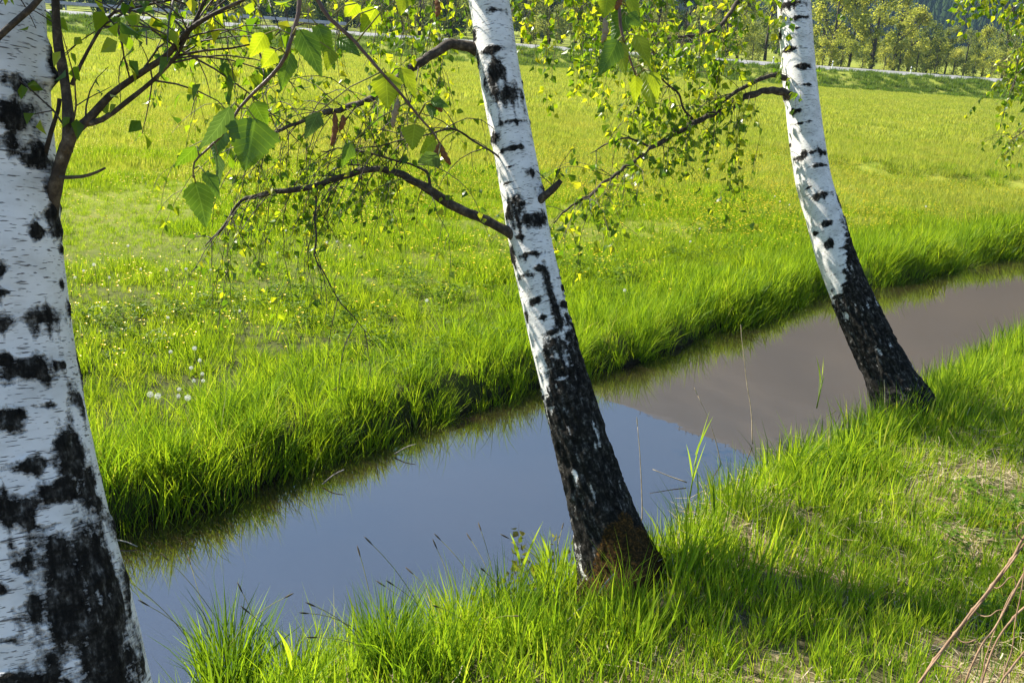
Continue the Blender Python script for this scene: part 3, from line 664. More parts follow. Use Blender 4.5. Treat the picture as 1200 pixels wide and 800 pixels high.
# ------------------------------------------------------------------ birches
def build_trunk(tree, pts, up, base_extra, patches, bound, moss=None, seed=0, flare=0.25, knots=()):
    """pts: (px, py, depth, width_px) down the visible trunk from top to foot; up: world points (x,y,z,radius) above; base_extra: below"""
    A = []
    for (px, py, dp, wpx) in pts: A.append(np.append(at(px, py, dp), wpx * .5 * dp / FPX))
    A = [np.array(b, float) for b in base_extra] + A[::-1]
    lowtop = A[-1]
    fine = catmull(np.array(A), 0.0065)
    hi = catmull(np.array([A[-2], lowtop] + [np.array(u, float) for u in up]), 0.04)
    st = np.argmin(np.linalg.norm(hi[:, :3] - lowtop[:3], axis=1)); hi = hi[st + 1:]
    Q = np.vstack([fine, hi]); n = len(Q); K = 120
    C = Q[:, :3]; rad = Q[:, 3]
    T = np.gradient(C, axis=0); T /= np.linalg.norm(T, axis=1)[:, None]
    N = CAM - C; N -= T * np.sum(N * T, 1)[:, None]; N /= np.linalg.norm(N, axis=1)[:, None]
    # above the eye keep the frame steady
    for i in range(len(fine), n):
        v = N[i - 1] - T[i] * (N[i - 1] @ T[i]); N[i] = v / np.linalg.norm(v)
    B = np.cross(N, T) * -1.0
    B = np.where((B @ cX)[:, None] < 0, -B, B)        # +B is to the right as seen from the camera
    arc = np.concatenate([[0], np.cumsum(np.linalg.norm(np.diff(C, axis=0), axis=1))])
    ang = (np.arange(K) / K) * 2 * math.pi - math.pi
    AA, VV = np.meshgrid(ang, arc); RR = rad[:, None]
    sA, cA = np.sin(AA), np.cos(AA)
    cxx, cyy, czz = sA * RR, cA * RR, VV
    cpx, cpy, cdz = project(C)
    vis = slice(0, len(fine))
    g = np.full(AA.shape, -0.25)
    def v_of_y(y): return np.interp(-y, -cpy[vis], arc[vis])
    warp = fbm(cxx * 26, cyy * 26, czz * 18, 3, seed + 1)
    warpv = vnoise(cxx * 60, cyy * 60, czz * 8, seed + 2)
    for pt in patches:
        x, y, hw, hh = pt[:4]; s = pt[4] if len(pt) > 4 else 1.0
        v0 = v_of_y(y); i = int(np.argmin(np.abs(arc[vis] - v0))); rp = rad[i] * FPX / cdz[i]
        # distance along the image normal of the trunk
        tx, ty = cpx[min(i + 5, n - 1)] - cpx[max(i - 5, 0)], cpy[min(i + 5, n - 1)] - cpy[max(i - 5, 0)]
        ln = math.hypot(tx, ty); nx, ny = -ty / ln, tx / ln
        if nx < 0: nx, ny = -nx, -ny
        off = (x - cpx[i]) * nx + (y - cpy[i]) * ny
        a0 = math.asin(max(-1, min(1, off / rp))); ha = hw / rp * (1.0 + 0.35 * abs(math.sin(a0))); hv = hh * cdz[i] / FPX
        da = np.abs((AA - a0 + math.pi) % (2 * math.pi) - math.pi) / ha
        dv = (VV - v0 + 0.15 * hv * warpv) / (hv * (1 + 0.35 * warpv))
        q = np.maximum(1.15 - np.sqrt(da ** 2 + dv ** 2) * .85 + 0.75 * warp + .25 * warpv, -.5)
        if s > 0: g = np.maximum(g, np.where(q > 0, q * s, -0.25))
        else: g = np.where(q > 0.3, np.minimum(g, 0.1), g)
    # the corky dark foot, its upper edge at a different height on each side
    ss = np.sin(AA); bs = [b[0] for b in bound]; by = np.interp(ss, bs, [b[1] for b in bound])
    vb = v_of_y(by)
    foot = (vb - VV) / 0.17 + 1.0 * fbm(cxx * 22, cyy * 22, czz * 12, 3, seed + 4) + .7 * vnoise(cxx * 12, cyy * 12, czz * 70, seed + 6)
    crack = fbm(cxx * 30, cyy * 30, czz * 11, 4, seed + 5)
    foot = np.clip(foot, -0.3, 0.95) - 0.8 * np.clip(crack - 0.26, 0, 1) * 2.6
    g = np.maximum(g, foot)
    if len(patches):                                   # more eye-shaped scars round the back and higher up
        r2 = np.random.default_rng(seed)
        for k in range(90):
            v0 = r2.uniform(0.9, arc[-1]); a0 = r2.uniform(-math.pi, math.pi)
            if v0 < arc[len(fine) - 1] and abs(a0) < 1.4: continue
            ha = r2.uniform(.2, .6); hv = r2.uniform(.008, .03)
            da = np.abs((AA - a0 + math.pi) % (2 * math.pi) - math.pi) / ha; dv = (VV - v0) / hv
            q = 1.2 - np.sqrt(da ** 2 + dv ** 2) + .4 * warp
            g = np.maximum(g, np.where(q > 0, q, -.25))
    g = np.clip(g, -0.3, 1.0)
    mo = np.zeros(AA.shape)
    if moss is not None: mo = moss(VV, AA, arc, v_of_y, warp)
    dk = sstep(0.35, 0.7, g)
    ridge = 1 - np.abs(fbm(cxx * 38, cyy * 38, czz * 13, 3, seed + 7)) * 2.2
    disp = 0.0022 * fbm(cxx * 14, cyy * 14, czz * 10, 3, seed + 8) + dk * (0.0028 + 0.0045 * (ridge - .5) + 0.0085 * (ridge - .55) * sstep(-0.05, .35, foot + .2) + 0.003 * warp)
    for (x, y, hw, hh, up_) in knots:
        v0 = v_of_y(y); i = int(np.argmin(np.abs(arc[vis] - v0))); rp = rad[i] * FPX / cdz[i]
        a0 = math.asin(max(-1, min(1, (x - cpx[i]) / rp))); da = np.abs((AA - a0 + math.pi) % (2 * math.pi) - math.pi) * rp / hw; dv = (VV - v0) * FPX / cdz[i] / hh
        disp = disp + up_ * np.exp(-(da ** 2 + dv ** 2)) * (1 + .5 * warp)
    zfoot = C[:, 2][:, None]
    fl = np.clip(1 - (zfoot - 0.0) / 0.38, 0, 1.3) ** 2 * flare * (0.75 + 0.5 * np.cos(AA * 3 + seed))
    Rf = RR * (1 + fl) + disp * np.clip(RR / .1, .15, 1)
    V = C[:, None, :] + Rf[..., None] * (cA[..., None] * N[:, None, :] + sA[..., None] * B[:, None, :])
    V = V - np.array(tree.location)
    me = grid_mesh('trunk', V[:, ::-1], n, K, True, {'bark': g[:, ::-1], 'moss': mo[:, ::-1], 'cyl': np.stack([cxx, cyy, czz], -1)[:, ::-1].reshape(-1, 3)})
    o = mesh_obj('trunk', me, M['birch_bark'], tree)
    return o, Q

def wob(P, amp, seed, freq=9.0):
    P = np.array(P, float); s = np.concatenate([[0], np.cumsum(np.linalg.norm(np.diff(P[:, :3], axis=0), axis=1))])
    for k in range(3): P[:, k] += amp * (vnoise(s * freq, seed * 3.7 + k * 11, 0.5) + .5 * vnoise(s * freq * 2.6, seed * 5.1 + k * 7, 1.5)) * np.clip(s / .1, 0, 1)
    return P

class Shoots:
    """twigs and leaves of one limb, gathered in two meshes"""
    def __init__(s, seed): s.tw = MB(); s.lf = MB(); s.r = np.random.default_rng(seed)
    def twig(s, p, d, L, droop, r0, leafn, size, side=0.35, depth=0):
        r = s.r; n = max(5, int(L / .05)); P = [np.array(p, float)]; d = d / np.linalg.norm(d); st = L / (n - 1)
        for i in range(n - 1):
            d = d + np.array([r.normal(0, .16), r.normal(0, .16), r.normal(0, .10) - droop * st * 6]); d /= np.linalg.norm(d)
            P.append(P[-1] + d * st)
        P = np.array(P); s.tw.tube(P, np.linspace(r0, max(r0 * .35, .0006), n), 4, .5, False)
        for k in range(int(leafn * L)):
            f = r.uniform(.12, 1) ** .8 * (n - 1); i = min(int(f), n - 2); q = P[i] + (P[i + 1] - P[i]) * (f - i)
            s.spray(q, P[i + 1] - P[i], size)
        if depth < 1:
            for k in range(int(L * 5 * side * 3)):
                f = r.uniform(.1, .85) * (n - 1); i = int(f)
                t = P[min(i + 1, n - 1)] - P[i]; a = r.normal(size=3); a[2] -= .5
                s.twig(P[i], t / np.linalg.norm(t) * .7 + a / np.linalg.norm(a) * .8, L * r.uniform(.22, .5), droop * 1.3, r0 * .6, leafn, size, side, depth + 1)
        return P
    def spray(s, q, t, size):
        r = s.r; t = t / (np.linalg.norm(t) + 1e-9)
        for k in range(r.integers(1, 3)):
            a = r.normal(size=3); a -= t * (a @ t) * .5; a /= np.linalg.norm(a)
            pet = q + (a * .7 + np.array([0, 0, -.3])) * size * .45
            d = a * .75 + np.array([0, 0, -.75 + r.normal(0, .35)])
            L = size * r.uniform(.6, 1.25)
            s.tw.add([q, pet, q + np.array([.0009, 0, .0006])], [(0, 1, 2)], .5)
            s.lf.leaf(pet, d, r.normal(size=3), L, L * r.uniform(.68, .88), r.uniform() ** 1.1, r.uniform(.05, .35))

def limb(tree, line, radii, seed, twigs, tl=(0.25, 0.7), size=.03, leafn=24, start=.2, droop=.5, bias=None, name='branch', mat='limb', sides=10, wobble=.012, tr=.0022):
    """line: world points; twigs: how many; bias: mean twig direction"""
    P = np.array(line, float); Q = catmull(np.column_stack([P, radii]), .02); Q = wob(Q, wobble, seed)
    C, rad = Q[:, :3], np.maximum(Q[:, 3], .0012)
    rad = rad * (1 + .10 * vnoise(np.arange(len(rad)) * .23, seed, 0) + .10 * vnoise(np.arange(len(rad)) * .7, seed + 9, 0))
    mb = MB(); mb.tube(C, rad, sides)
    o = child(name, mb, M[mat], tree)
    sh = Shoots(seed + 1000); r = sh.r
    for k in range(twigs):
        i = int((start + (1 - start) * r.uniform() ** .85) * (len(C) - 2)); t = C[i + 1] - C[i]; t /= np.linalg.norm(t)
        a = r.normal(size=3); a[2] += .15
        if bias is not None: a = a + np.array(bias)
        a /= np.linalg.norm(a)
        sh.twig(C[i], t * .5 + a * .9, r.uniform(*tl), droop, tr, leafn, size)
    if sh.tw.n:
        ob = child('twigs', sh.tw, M['twig'], o); tag(ob, kind='stuff')
    if sh.lf.n:
        ob = child('leaves', sh.lf, M['birch_leaf'], o, False); tag(ob, kind='stuff')
    return o, Q

def pl(pts): return [at(x, y, d) for (x, y, d) in pts]

def crown(tree, Q, z0, ztop, n, seed, az0, az1, reach, size=.05, tl=(.4, 1.0), leafn=8, twn=9):
    """limbs above the picture: rising, then hanging tips"""
    r = np.random.default_rng(seed)
    for k in range(n):
        z = z0 + (ztop - z0) * (k + r.uniform(.2, .8)) / n
        i = int(np.argmin(np.abs(Q[:, 2] - z))); c = Q[i, :3]; f = (z - z0) / (ztop - z0)
        a = az0 + (az1 - az0) * ((k * .618) % 1.0); L = reach * (1 - .55 * f) * r.uniform(.75, 1.15)
        d = np.array([math.cos(a), math.sin(a), 0])
        line = [c, c + d * L * .3 + np.array([0, 0, L * .28]), c + d * L * .65 + np.array([0, 0, L * .45]), c + d * L + np.array([0, 0, L * .42])]
        rr = Q[i, 3] * .38
        limb(tree, line, [rr, rr * .7, rr * .4, .004], seed * 50 + k, twn, tl, size, leafn, .3, .75, (0, 0, -.6), sides=7, tr=.003)

def birch(loc, label):
    t = empty('birch_tree', loc); tag(t, label, 'tree', 'birches along the ditch'); return t

# --- the big birch at the left edge
t1 = birch((-1.02, 1.95, 0), 'thick white birch trunk cut off by the left edge of the photo')
P1 = [(-20, 0, 1.98, 132), (-15, 100, 1.985, 135), (-9, 200, 1.99, 138), (-3, 300, 1.99, 142), (5, 400, 2.0, 149), (16, 500, 2.0, 160), (30, 600, 2.0, 175), (48, 700, 2.0, 192), (64, 800, 2.0, 206), (82, 920, 2.0, 222), (105, 1060, 2.0, 240)]
b = at(125, 1170, 2.0)
pat1 = [(54, 232, 16, 30), (52, 203, 14, 16), (50, 260, 12, 22), (8, 108, 48, 16), (10, 140, 50, 30, .8), (0, 180, 50, 20, .9), (30, 195, 26, 10), (46, 80, 10, 34), (48, 228, 13, 5), (58, 262, 12, 20), (40, 280, 14, 10), (64, 297, 9, 6), (3, 318, 18, 10), (6, 342, 9, 3),
        (64, 335, 7, 8), (45, 375, 40, 17), (5, 378, 30, 12), (74, 372, 8, 16), (24, 436, 28, 17), (0, 424, 18, 9), (60, 434, 9, 5), (12, 490, 32, 15), (45, 480, 14, 5), (84, 430, 9, 40), (84, 480, 10, 30), (42, 544, 28, 12),
        (78, 535, 22, 36), (15, 588, 34, 19), (66, 580, 32, 20), (95, 590, 22, 50), (100, 690, 62, 95), (85, 640, 62, 42), (118, 770, 62, 75), (30, 640, 22, 22, .9), (12, 722, 17, 7), (16, 760, 12, 5), (5, 668, 10, 8), (42, 775, 30, 18), (3, 785, 9, 14), (120, 860, 80, 60), (40, 690, 12, 20, .9)]
tr1, Q1 = build_trunk(t1, P1, [(-1.42, 2.15, 3.1, .09), (-1.75, 2.35, 4.4, .065), (-2.0, 2.5, 5.8, .04), (-2.1, 2.6, 7.0, .012)], [np.append(b + np.array([.03, 0, -.18]), .20), np.append(b, .185)], pat1,
                      [(-1, 900), (-.3, 880), (.5, 860), (1, 840)], seed=11, flare=.2, knots=[(44, 60, 12, 22, .014), (46, 92, 12, 12, .020), (54, 225, 16, 28, .014)])
D1 = 1.93
limb(t1, pl([(46, 310, 2.0), (59, 262, 1.99), (65, 222, 1.97), (75, 186, 1.945), (84, 158, D1), (100, 143, D1), (130, 112, D1), (165, 88, 1.92), (200, 62, 1.9), (222, 36, 1.88), (250, 20, 1.86), (285, 0, 1.84), (330, -40, 1.8)]),
     [.010, .0125, .0150, .0140, .0125, .009, .0075, .0068, .006, .005, .0042, .0035, .002], 21, 12, (.12, .35), .034, 14, .35, .5, (.2, 0, .3), sides=12, wobble=.005)
limb(t1, pl([(78, 178, D1), (80, 150, D1 - .003), (76, 105, D1), (70, 55, 1.92), (66, 0, 1.9), (62, -70, 1.88)]), [.013, .0115, .0095, .009, .008, .006], 22, 5, (.1, .3), .028, 14, .6, .4, sides=12, wobble=.004)
limb(t1, pl([(98, 146, D1), (120, 140, D1), (150, 120, D1), (180, 95, 1.92), (206, 66, 1.9), (215, 50, 1.89), (240, 0, 1.87), (262, -40, 1.85)]), [.0065, .0055, .005, .0045, .0042, .004, .0035, .002], 23, 12, (.12, .32), .036, 13, .4, .5, (.1, 0, .2), sides=8, wobble=.005)
limb(t1, pl([(84, 100, D1), (95, 75, D1), (112, 45, 1.92), (128, 22, 1.92), (145, 12, 1.9), (190, 2, 1.9), (230, -6, 1.9)]), [.004, .0034, .003, .0028, .0025, .002, .0015], 24, 10, (.1, .3), .036, 13, .4, .6, sides=7, wobble=.004)
limb(t1, pl([(52, 185, 1.97), (60, 155, 1.95), (68, 130, 1.94), (70, 116, 1.94)]), [.005, .0045, .004, .0045], 25, 0, sides=7, wobble=.002)
limb(t1, pl([(70, 208, 1.94), (95, 207, 1.93), (110, 203, 1.92), (124, 197, 1.92)]), [.004, .003, .0026, .002], 26, 0, sides=7, wobble=.003)
limb(t1, pl([(-30, 70, 1.78), (0, 42, 1.78), (25, 20, 1.78), (52, -6, 1.78), (90, -60, 1.78)]), [.007, .0065, .006, .0055, .004], 27, 2, (.1, .2), .03, 14, .7, sides=8, wobble=.003)
limb(t1, pl([(205, 66, 1.9), (240, 60, 1.9), (270, 57, 1.9), (300, 52, 1.9), (330, 62, 1.88)]), [.003, .0022, .002, .0016, .001], 28, 3, (.08, .2), .026, 22, .4, .6, sides=6, wobble=.004)
crown(t1, Q1, 2.7, 6.8, 12, 31, math.pi * .35, math.pi * 1.35, 1.7)

# --- the middle birch
t2 = birch((0.53, 3.53, 0), 'middle leaning birch with black foot and rusty moss at the water')
d2 = 4.12
P2 = [(573, 0, 4.32, 47), (588, 100, 4.29, 48), (607, 200, 4.26, 49), (625, 300, 4.22, 50), (648, 400, 4.19, 53), (676, 500, 4.15, 60), (706, 600, 4.12, 70), (722, 650, 4.11, 76)]
b = at(736, 692, 4.10)
pat2 = [(586, 22, 14, 5), (556, 42, 8, 8), (582, 66, 20, 5), (580, 92, 20, 14), (596, 118, 19, 20, .9), (604, 150, 16, 4), (577, 162, 11, 6), (604, 180, 20, 3), (597, 217, 10, 2), (622, 210, 6, 5), (602, 250, 13, 22), (626, 263, 24, 9),
        (636, 228, 13, 8), (624, 301, 16, 4), (614, 323, 13, 6), (633, 319, 8, 4), (628, 353, 14, 5), (600, 292, 5, 14), (616, 366, 4, 6), (638, 373, 9, 4), (644, 340, 5, 22), (652, 370, 7, 30), (561, 72, 4, 12), (600, 200, 5, 2), (580, 8, 8, 2), (610, 280, 6, 3), (655, 410, 20, 20)]
def moss2(VV, AA, arc, voy, warp):
    v0 = voy(np.interp(np.sin(AA), [-1, -.5, 0, .6, 1], [650, 620, 600, 590, 620]))
    return np.clip((v0 - VV) / .10 + .55 * warp, 0, .85)
tr2, Q2 = build_trunk(t2, P2, [(-.32, 4.45, 3.2, .072), (-.55, 4.8, 4.4, .055), (-.7, 5.1, 5.8, .035), (-.75, 5.3, 7.2, .01)], [np.append(b + np.array([.05, -.02, -.2]), .17), np.append(b, .155)], pat2,
                      [(-1, 440), (-.75, 432), (-.45, 408), (0, 398), (.5, 380), (1, 335)], moss2, 12, .30, [(553, 56, 8, 10, .010), (598, 270, 9, 12, .010), (634, 228, 9, 9, .010), (602, 250, 12, 16, .004)])
limb(t2, pl([(560, 60, 4.30), (552, 56, 4.29), (530, 55, 4.28), (505, 64, 4.25), (482, 79, 4.22), (455, 105, 4.2), (430, 118, 4.18), (400, 128, 4.15), (375, 134, 4.12), (345, 146, 4.1), (318, 156, 4.05), (290, 172, 4.0)]),
     [.026, .022, .020, .020, .018, .015, .013, .012, .011, .008, .006, .003], 41, 52, (.3, .75), .034, 12, .15, .6, (-.3, 0, 0), sides=12, wobble=.018)
limb(t2, pl([(608, 280, 4.2), (592, 270, 4.18), (560, 255, 4.16), (530, 243, 4.14), (512, 230, 4.12), (490, 218, 4.1), (462, 204, 4.08), (435, 200, 4.06), (405, 207, 4.04), (376, 216, 4.02), (350, 222, 4.0), (318, 226, 3.98), (295, 232, 3.96), (275, 246, 3.94), (258, 268, 3.92), (240, 290, 3.9)]),
     [.028, .022, .019, .018, .018, .016, .014, .013, .012, .011, .011, .010, .008, .006, .005, .002], 42, 28, (.25, .6), .033, 10, .25, .7, (-.4, 0, -.1), sides=12, wobble=.014)
limb(t2, pl([(505, 226, 4.1), (500, 205, 4.1), (485, 195, 4.1), (460, 188, 4.08), (430, 178, 4.06), (400, 172, 4.05), (375, 178, 4.0)]), [.007, .006, .005, .0045, .004, .003, .002], 43, 18, (.2, .55), .033, 12, .3, .7, sides=7)
limb(t2, pl([(604, 206, 4.24), (580, 180, 4.2), (560, 165, 4.2), (530, 152, 4.15), (490, 160, 4.1), (450, 172, 4.1), (405, 178, 4.05)]), [.006, .005, .0045, .004, .0035, .003, .002], 44, 18, (.2, .55), .033, 12, .2, .7, sides=7)
limb(t2, pl([(628, 238, 4.2), (640, 228, 4.18), (650, 219, 4.17), (657, 211, 4.16)]), [.022, .017, .014, .010], 45, 2, (.15, .3), .028, 20, .5, .5, sides=12, wobble=.003)
limb(t2, pl([(368, 255, 3.98), (371, 275, 3.97), (369, 300, 3.96), (380, 320, 3.95), (388, 335, 3.94), (400, 355, 3.93), (418, 376, 3.92), (436, 397, 3.91)]), [.004, .004, .0035, .003, .003, .0026, .002, .001], 46, 8, (.12, .35), .03, 9, .2, .6, sides=6, wobble=.006)
limb(t2, pl([(372, 216, 4.02), (370, 235, 4.0), (368, 258, 3.98)]), [.005, .0045, .004], 47, 1, (.12, .3), .032, 6, .2, .6, sides=6, wobble=.004)
# overhead limbs whose hanging twigs drop into the top of the picture
limb(t2, [Q2[np.argmin(abs(Q2[:, 2] - 2.55))][:3]] + pl([(520, -70, 4.3), (440, -95, 4.25), (350, -80, 4.2), (270, -60, 4.1), (190, -30, 4.05)]), [.02, .016, .013, .010, .007, .003], 48, 46, (.3, .75), .034, 14, .12, .9, (0, 0, -.7), sides=9)
limb(t2, [Q2[np.argmin(abs(Q2[:, 2] - 2.7))][:3]] + pl([(640, -60, 4.5), (690, -70, 4.6), (740, -60, 4.7), (790, -40, 4.75)]), [.018, .014, .011, .007, .003], 49, 30, (.35, .9), .040, 14, .12, .9, (0, 0, -.7), sides=9)
limb(t2, [Q2[np.argmin(abs(Q2[:, 2] - 2.45))][:3]] + pl([(540, -25, 4.6), (500, -30, 4.8), (455, -15, 5.0)]), [.014, .011, .007, .003], 50, 24, (.3, .7), .038, 13, .15, .9, (0, 0, -.6), sides=9)
crown(t2, Q2, 3.2, 7.0, 12, 32, 0, 2 * math.pi, 1.6)

# --- the right birch
t3 = birch((2.46, 5.90, 0), 'right hand leaning birch with black foot, farthest along the bank')
P3 = [(930, 0, 6.5, 38), (938, 100, 6.46, 38.5), (951, 200, 6.40, 41), (966, 255, 6.36, 42), (979, 300, 6.33, 43), (999, 350, 6.3, 45), (1022, 400, 6.26, 49), (1045, 447, 6.22, 54)]
b = at(1059, 482, 6.20)
pat3 = [(924, 11, 14, 6), (940, 28, 9, 3), (915, 42, 6, 6), (926, 62, 12, 3), (940, 84, 11, 3), (946, 106, 8, 2), (921, 112, 8, 6), (932, 134, 9, 3), (943, 149, 10, 2), (927, 169, 3, 3), (952, 184, 20, 6), (937, 187, 10, 5), (962, 200, 12, 2), (965, 234, 14, 4),
        (970, 266, 7, 3), (957, 272, 4, 3), (972, 287, 6, 4), (948, 222, 5, 2), (935, 40, 5, 2), (985, 245, 6, 12)]
tr3, Q3 = build_trunk(t3, P3, [(1.6, 6.95, 3.6, .085), (1.4, 7.3, 5.0, .06), (1.35, 7.5, 6.6, .035), (1.35, 7.6, 8.0, .01)], [np.append(b + np.array([.06, -.02, -.22]), .19), np.append(b, .172)], pat3,
                      [(-1, 322), (-.55, 330), (0, 312), (.5, 284), (1, 250)], None, 13, .2, [(917, 110, 7, 8, .012), (914, 90, 6, 6, .008)])
limb(t3, pl([(925, 112, 6.4), (912, 106, 6.38), (895, 107, 6.34), (872, 116, 6.3), (850, 128, 6.25), (820, 140, 6.2), (795, 155, 6.15), (768, 170, 6.1), (745, 187, 6.0), (720, 205, 5.9), (695, 224, 5.8), (668, 244, 5.7), (648, 260, 5.65)]),
     [.030, .024, .021, .019, .018, .017, .016, .014, .012, .010, .008, .006, .003], 61, 46, (.25, .62), .052, 11, .12, .5, (0.15, 0, .1), sides=12, wobble=.015)
limb(t3, pl([(920, 92, 6.42), (908, 88, 6.38), (888, 95, 6.33), (862, 108, 6.28), (838, 126, 6.24)]), [.02, .016, .014, .013, .012], 62, 16, (.35, .8), .052, 13, .1, .6, (0, 0, .1), sides=10, wobble=.01)
limb(t3, pl([(812, 140, 6.18), (802, 128, 6.18), (796, 110, 6.16), (785, 100, 6.15), (772, 85, 6.1), (765, 60, 6.1), (768, 35, 6.05)]), [.009, .008, .007, .006, .005, .004, .002], 63, 22, (.3, .7), .052, 13, .2, .6, sides=8)
limb(t3, pl([(760, 172, 6.08), (735, 160, 6.05), (712, 168, 6.0), (692, 180, 5.95)]), [.008, .006, .005, .002], 64, 9, (.2, .42), .050, 10, .2, .5, sides=7)
limb(t3, [Q3[np.argmin(abs(Q3[:, 2] - 2.85))][:3]] + pl([(885, -18, 6.4), (862, 5, 6.3), (848, 28, 6.2), (825, 40, 6.1), (790, 45, 6.0), (745, 52, 5.9)]), [.022, .017, .015, .012, .010, .007, .003], 65, 30, (.35, .9), .052, 13, .15, .7, (0, 0, -.2), sides=9)
limb(t3, [Q3[np.argmin(abs(Q3[:, 2] - 3.0))][:3]] + pl([(860, -50, 6.7), (800, -60, 6.8), (740, -50, 6.8), (690, -35, 6.7), (640, -20, 6.6)]), [.022, .018, .015, .011, .007, .003], 66, 30, (.4, .95), .052, 12, .12, .9, (0, 0, -.6), sides=9)
limb(t3, [Q3[np.argmin(abs(Q3[:, 2] - 2.9))][:3]] + pl([(962, -30, 6.6), (975, -38, 6.7), (985, -42, 6.8)]), [.014, .010, .007, .003], 67, 4, (.3, .45), .050, 13, .3, .9, (-.2, 0, -.6), sides=8)
crown(t3, Q3, 3.9, 7.8, 12, 33, 0, 2 * math.pi, 1.9)

# --- a fourth birch, out of frame to the right, its hanging shoots reach into the picture
t4 = birch((6.1, 8.6, 0), 'birch at the right edge showing only its sunlit hanging shoots')
P4 = [np.array([6.1, 8.6, -.15, .17]), np.array([6.05, 8.65, .3, .15]), np.array([5.85, 8.85, 2.2, .12]), np.array([5.7, 9.0, 4.4, .08]), np.array([5.65, 9.05, 6.4, .03]), np.array([5.65, 9.05, 7.2, .01])]
def simple_trunk(tree, pts, seed):
    Q = catmull(np.array(pts), .03); n = len(Q); K = 40; C = Q[:, :3]; rad = Q[:, 3]
    T = np.gradient(C, axis=0); T /= np.linalg.norm(T, axis=1)[:, None]
    N = np.cross(T, np.array([1., 0, 0])); N /= np.linalg.norm(N, axis=1)[:, None]; B = np.cross(T, N)
    arc = np.arange(n) * .03; AA, VV = np.meshgrid(np.arange(K) / K * 2 * math.pi, arc)
    x, y = np.sin(AA) * rad[:, None], np.cos(AA) * rad[:, None]
    g = 1.2 * fbm(x * 12, y * 12, VV * 26, 3, seed) - .15 + np.clip((.9 - VV) / .3, -.3, 1)
    Rf = rad[:, None] + .003 * fbm(x * 30, y * 30, VV * 20, 3, seed)
    V = C[:, None] + Rf[..., None] * (np.cos(AA)[..., None] * N[:, None] + np.sin(AA)[..., None] * B[:, None]) - np.array(tree.location)
    mesh_obj('trunk', grid_mesh('trunk', V, n, K, True, {'bark': np.clip(g, -.3, 1), 'moss': g * 0, 'cyl': np.stack([x, y, VV], -1).reshape(-1, 3)}), M['birch_bark'], tree)
    return Q
Q4 = simple_trunk(t4, P4, 14)
for k, (z, ln) in enumerate([(2.3, [(1235, -20, 8.6), (1205, -10, 8.2), (1185, 15, 8.0), (1172, 40, 7.9)]), (1.9, [(1245, 40, 8.5), (1215, 60, 8.2), (1195, 85, 8.0), (1182, 110, 7.9)]),
                             (2.6, [(1230, -50, 8.6), (1195, -45, 8.4), (1165, -25, 8.2), (1148, 0, 8.1)]), (1.6, [(1260, 110, 8.6), (1230, 135, 8.4), (1205, 150, 8.2), (1185, 165, 8.1)])]):
    c = Q4[np.argmin(abs(Q4[:, 2] - z))][:3]
    limb(t4, [c] + pl(ln), [.016, .013, .010, .006, .002], 70 + k, 34, (.25, .6), .054, 15 if k < 3 else 8, .3, .8, (-.3, 0, -.1), sides=8)
crown(t4, Q4, 2.9, 6.8, 9, 34, -math.pi * .5, math.pi * .6, 1.5)

# ------------------------------------------------------------------ big leaves hanging close to the camera (shoots of the left birch)
def big_leaf(base, tip, wpx, depth, mat, tilt, curl, parent, seed):
    r = np.random.default_rng(seed)
    p0 = at(base[0], base[1], depth); p1 = at(tip[0], tip[1], depth + r.normal(0, .006))
    d = p1 - p0; L = np.linalg.norm(d); d /= L
    tocam = CAM - p0; tocam /= np.linalg.norm(tocam); side = np.cross(d, tocam); side /= np.linalg.norm(side)
    nrm = np.cross(side, d)
    ca, sa = math.cos(tilt), math.sin(tilt); side, nrm = side * ca + nrm * sa, nrm * ca - side * sa
    W = wpx * depth / FPX / max(.35, abs(ca)); n = 16; mm = 5; V = []; UV = []
    for i in range(n + 1):
        t = i / n; wv = (min(1, t / .27) ** .62 * (1 - max(0, (t - .27) / .73)) ** .82) * .5
        ser = 1 + (.10 if i % 2 else -.04) * (0.05 < t < .97)
        for j in range(-mm, mm + 1):
            s = j / mm; e = ser if abs(j) == mm else 1
            back = .07 * abs(s) * L * max(0, .35 - t) * -1
            V.append(p0 + d * (t * L + back) + side * (s * wv * W * e) + nrm * (abs(s) * wv * W * .22 - curl * L * t * t + .012 * L * math.sin(9 * t + 2.5 * s + seed) - .10 * W * s * s * t)); UV.append((s * wv * 2, t))
    k = 2 * mm + 1
    F = [(i * k + j, i * k + j + 1, (i + 1) * k + j + 1, (i + 1) * k + j) for i in range(n) for j in range(2 * mm)]
    mb = MB(); mb.add(V, F, .5, UV)
    return child('leaf', mb, M[mat], parent)
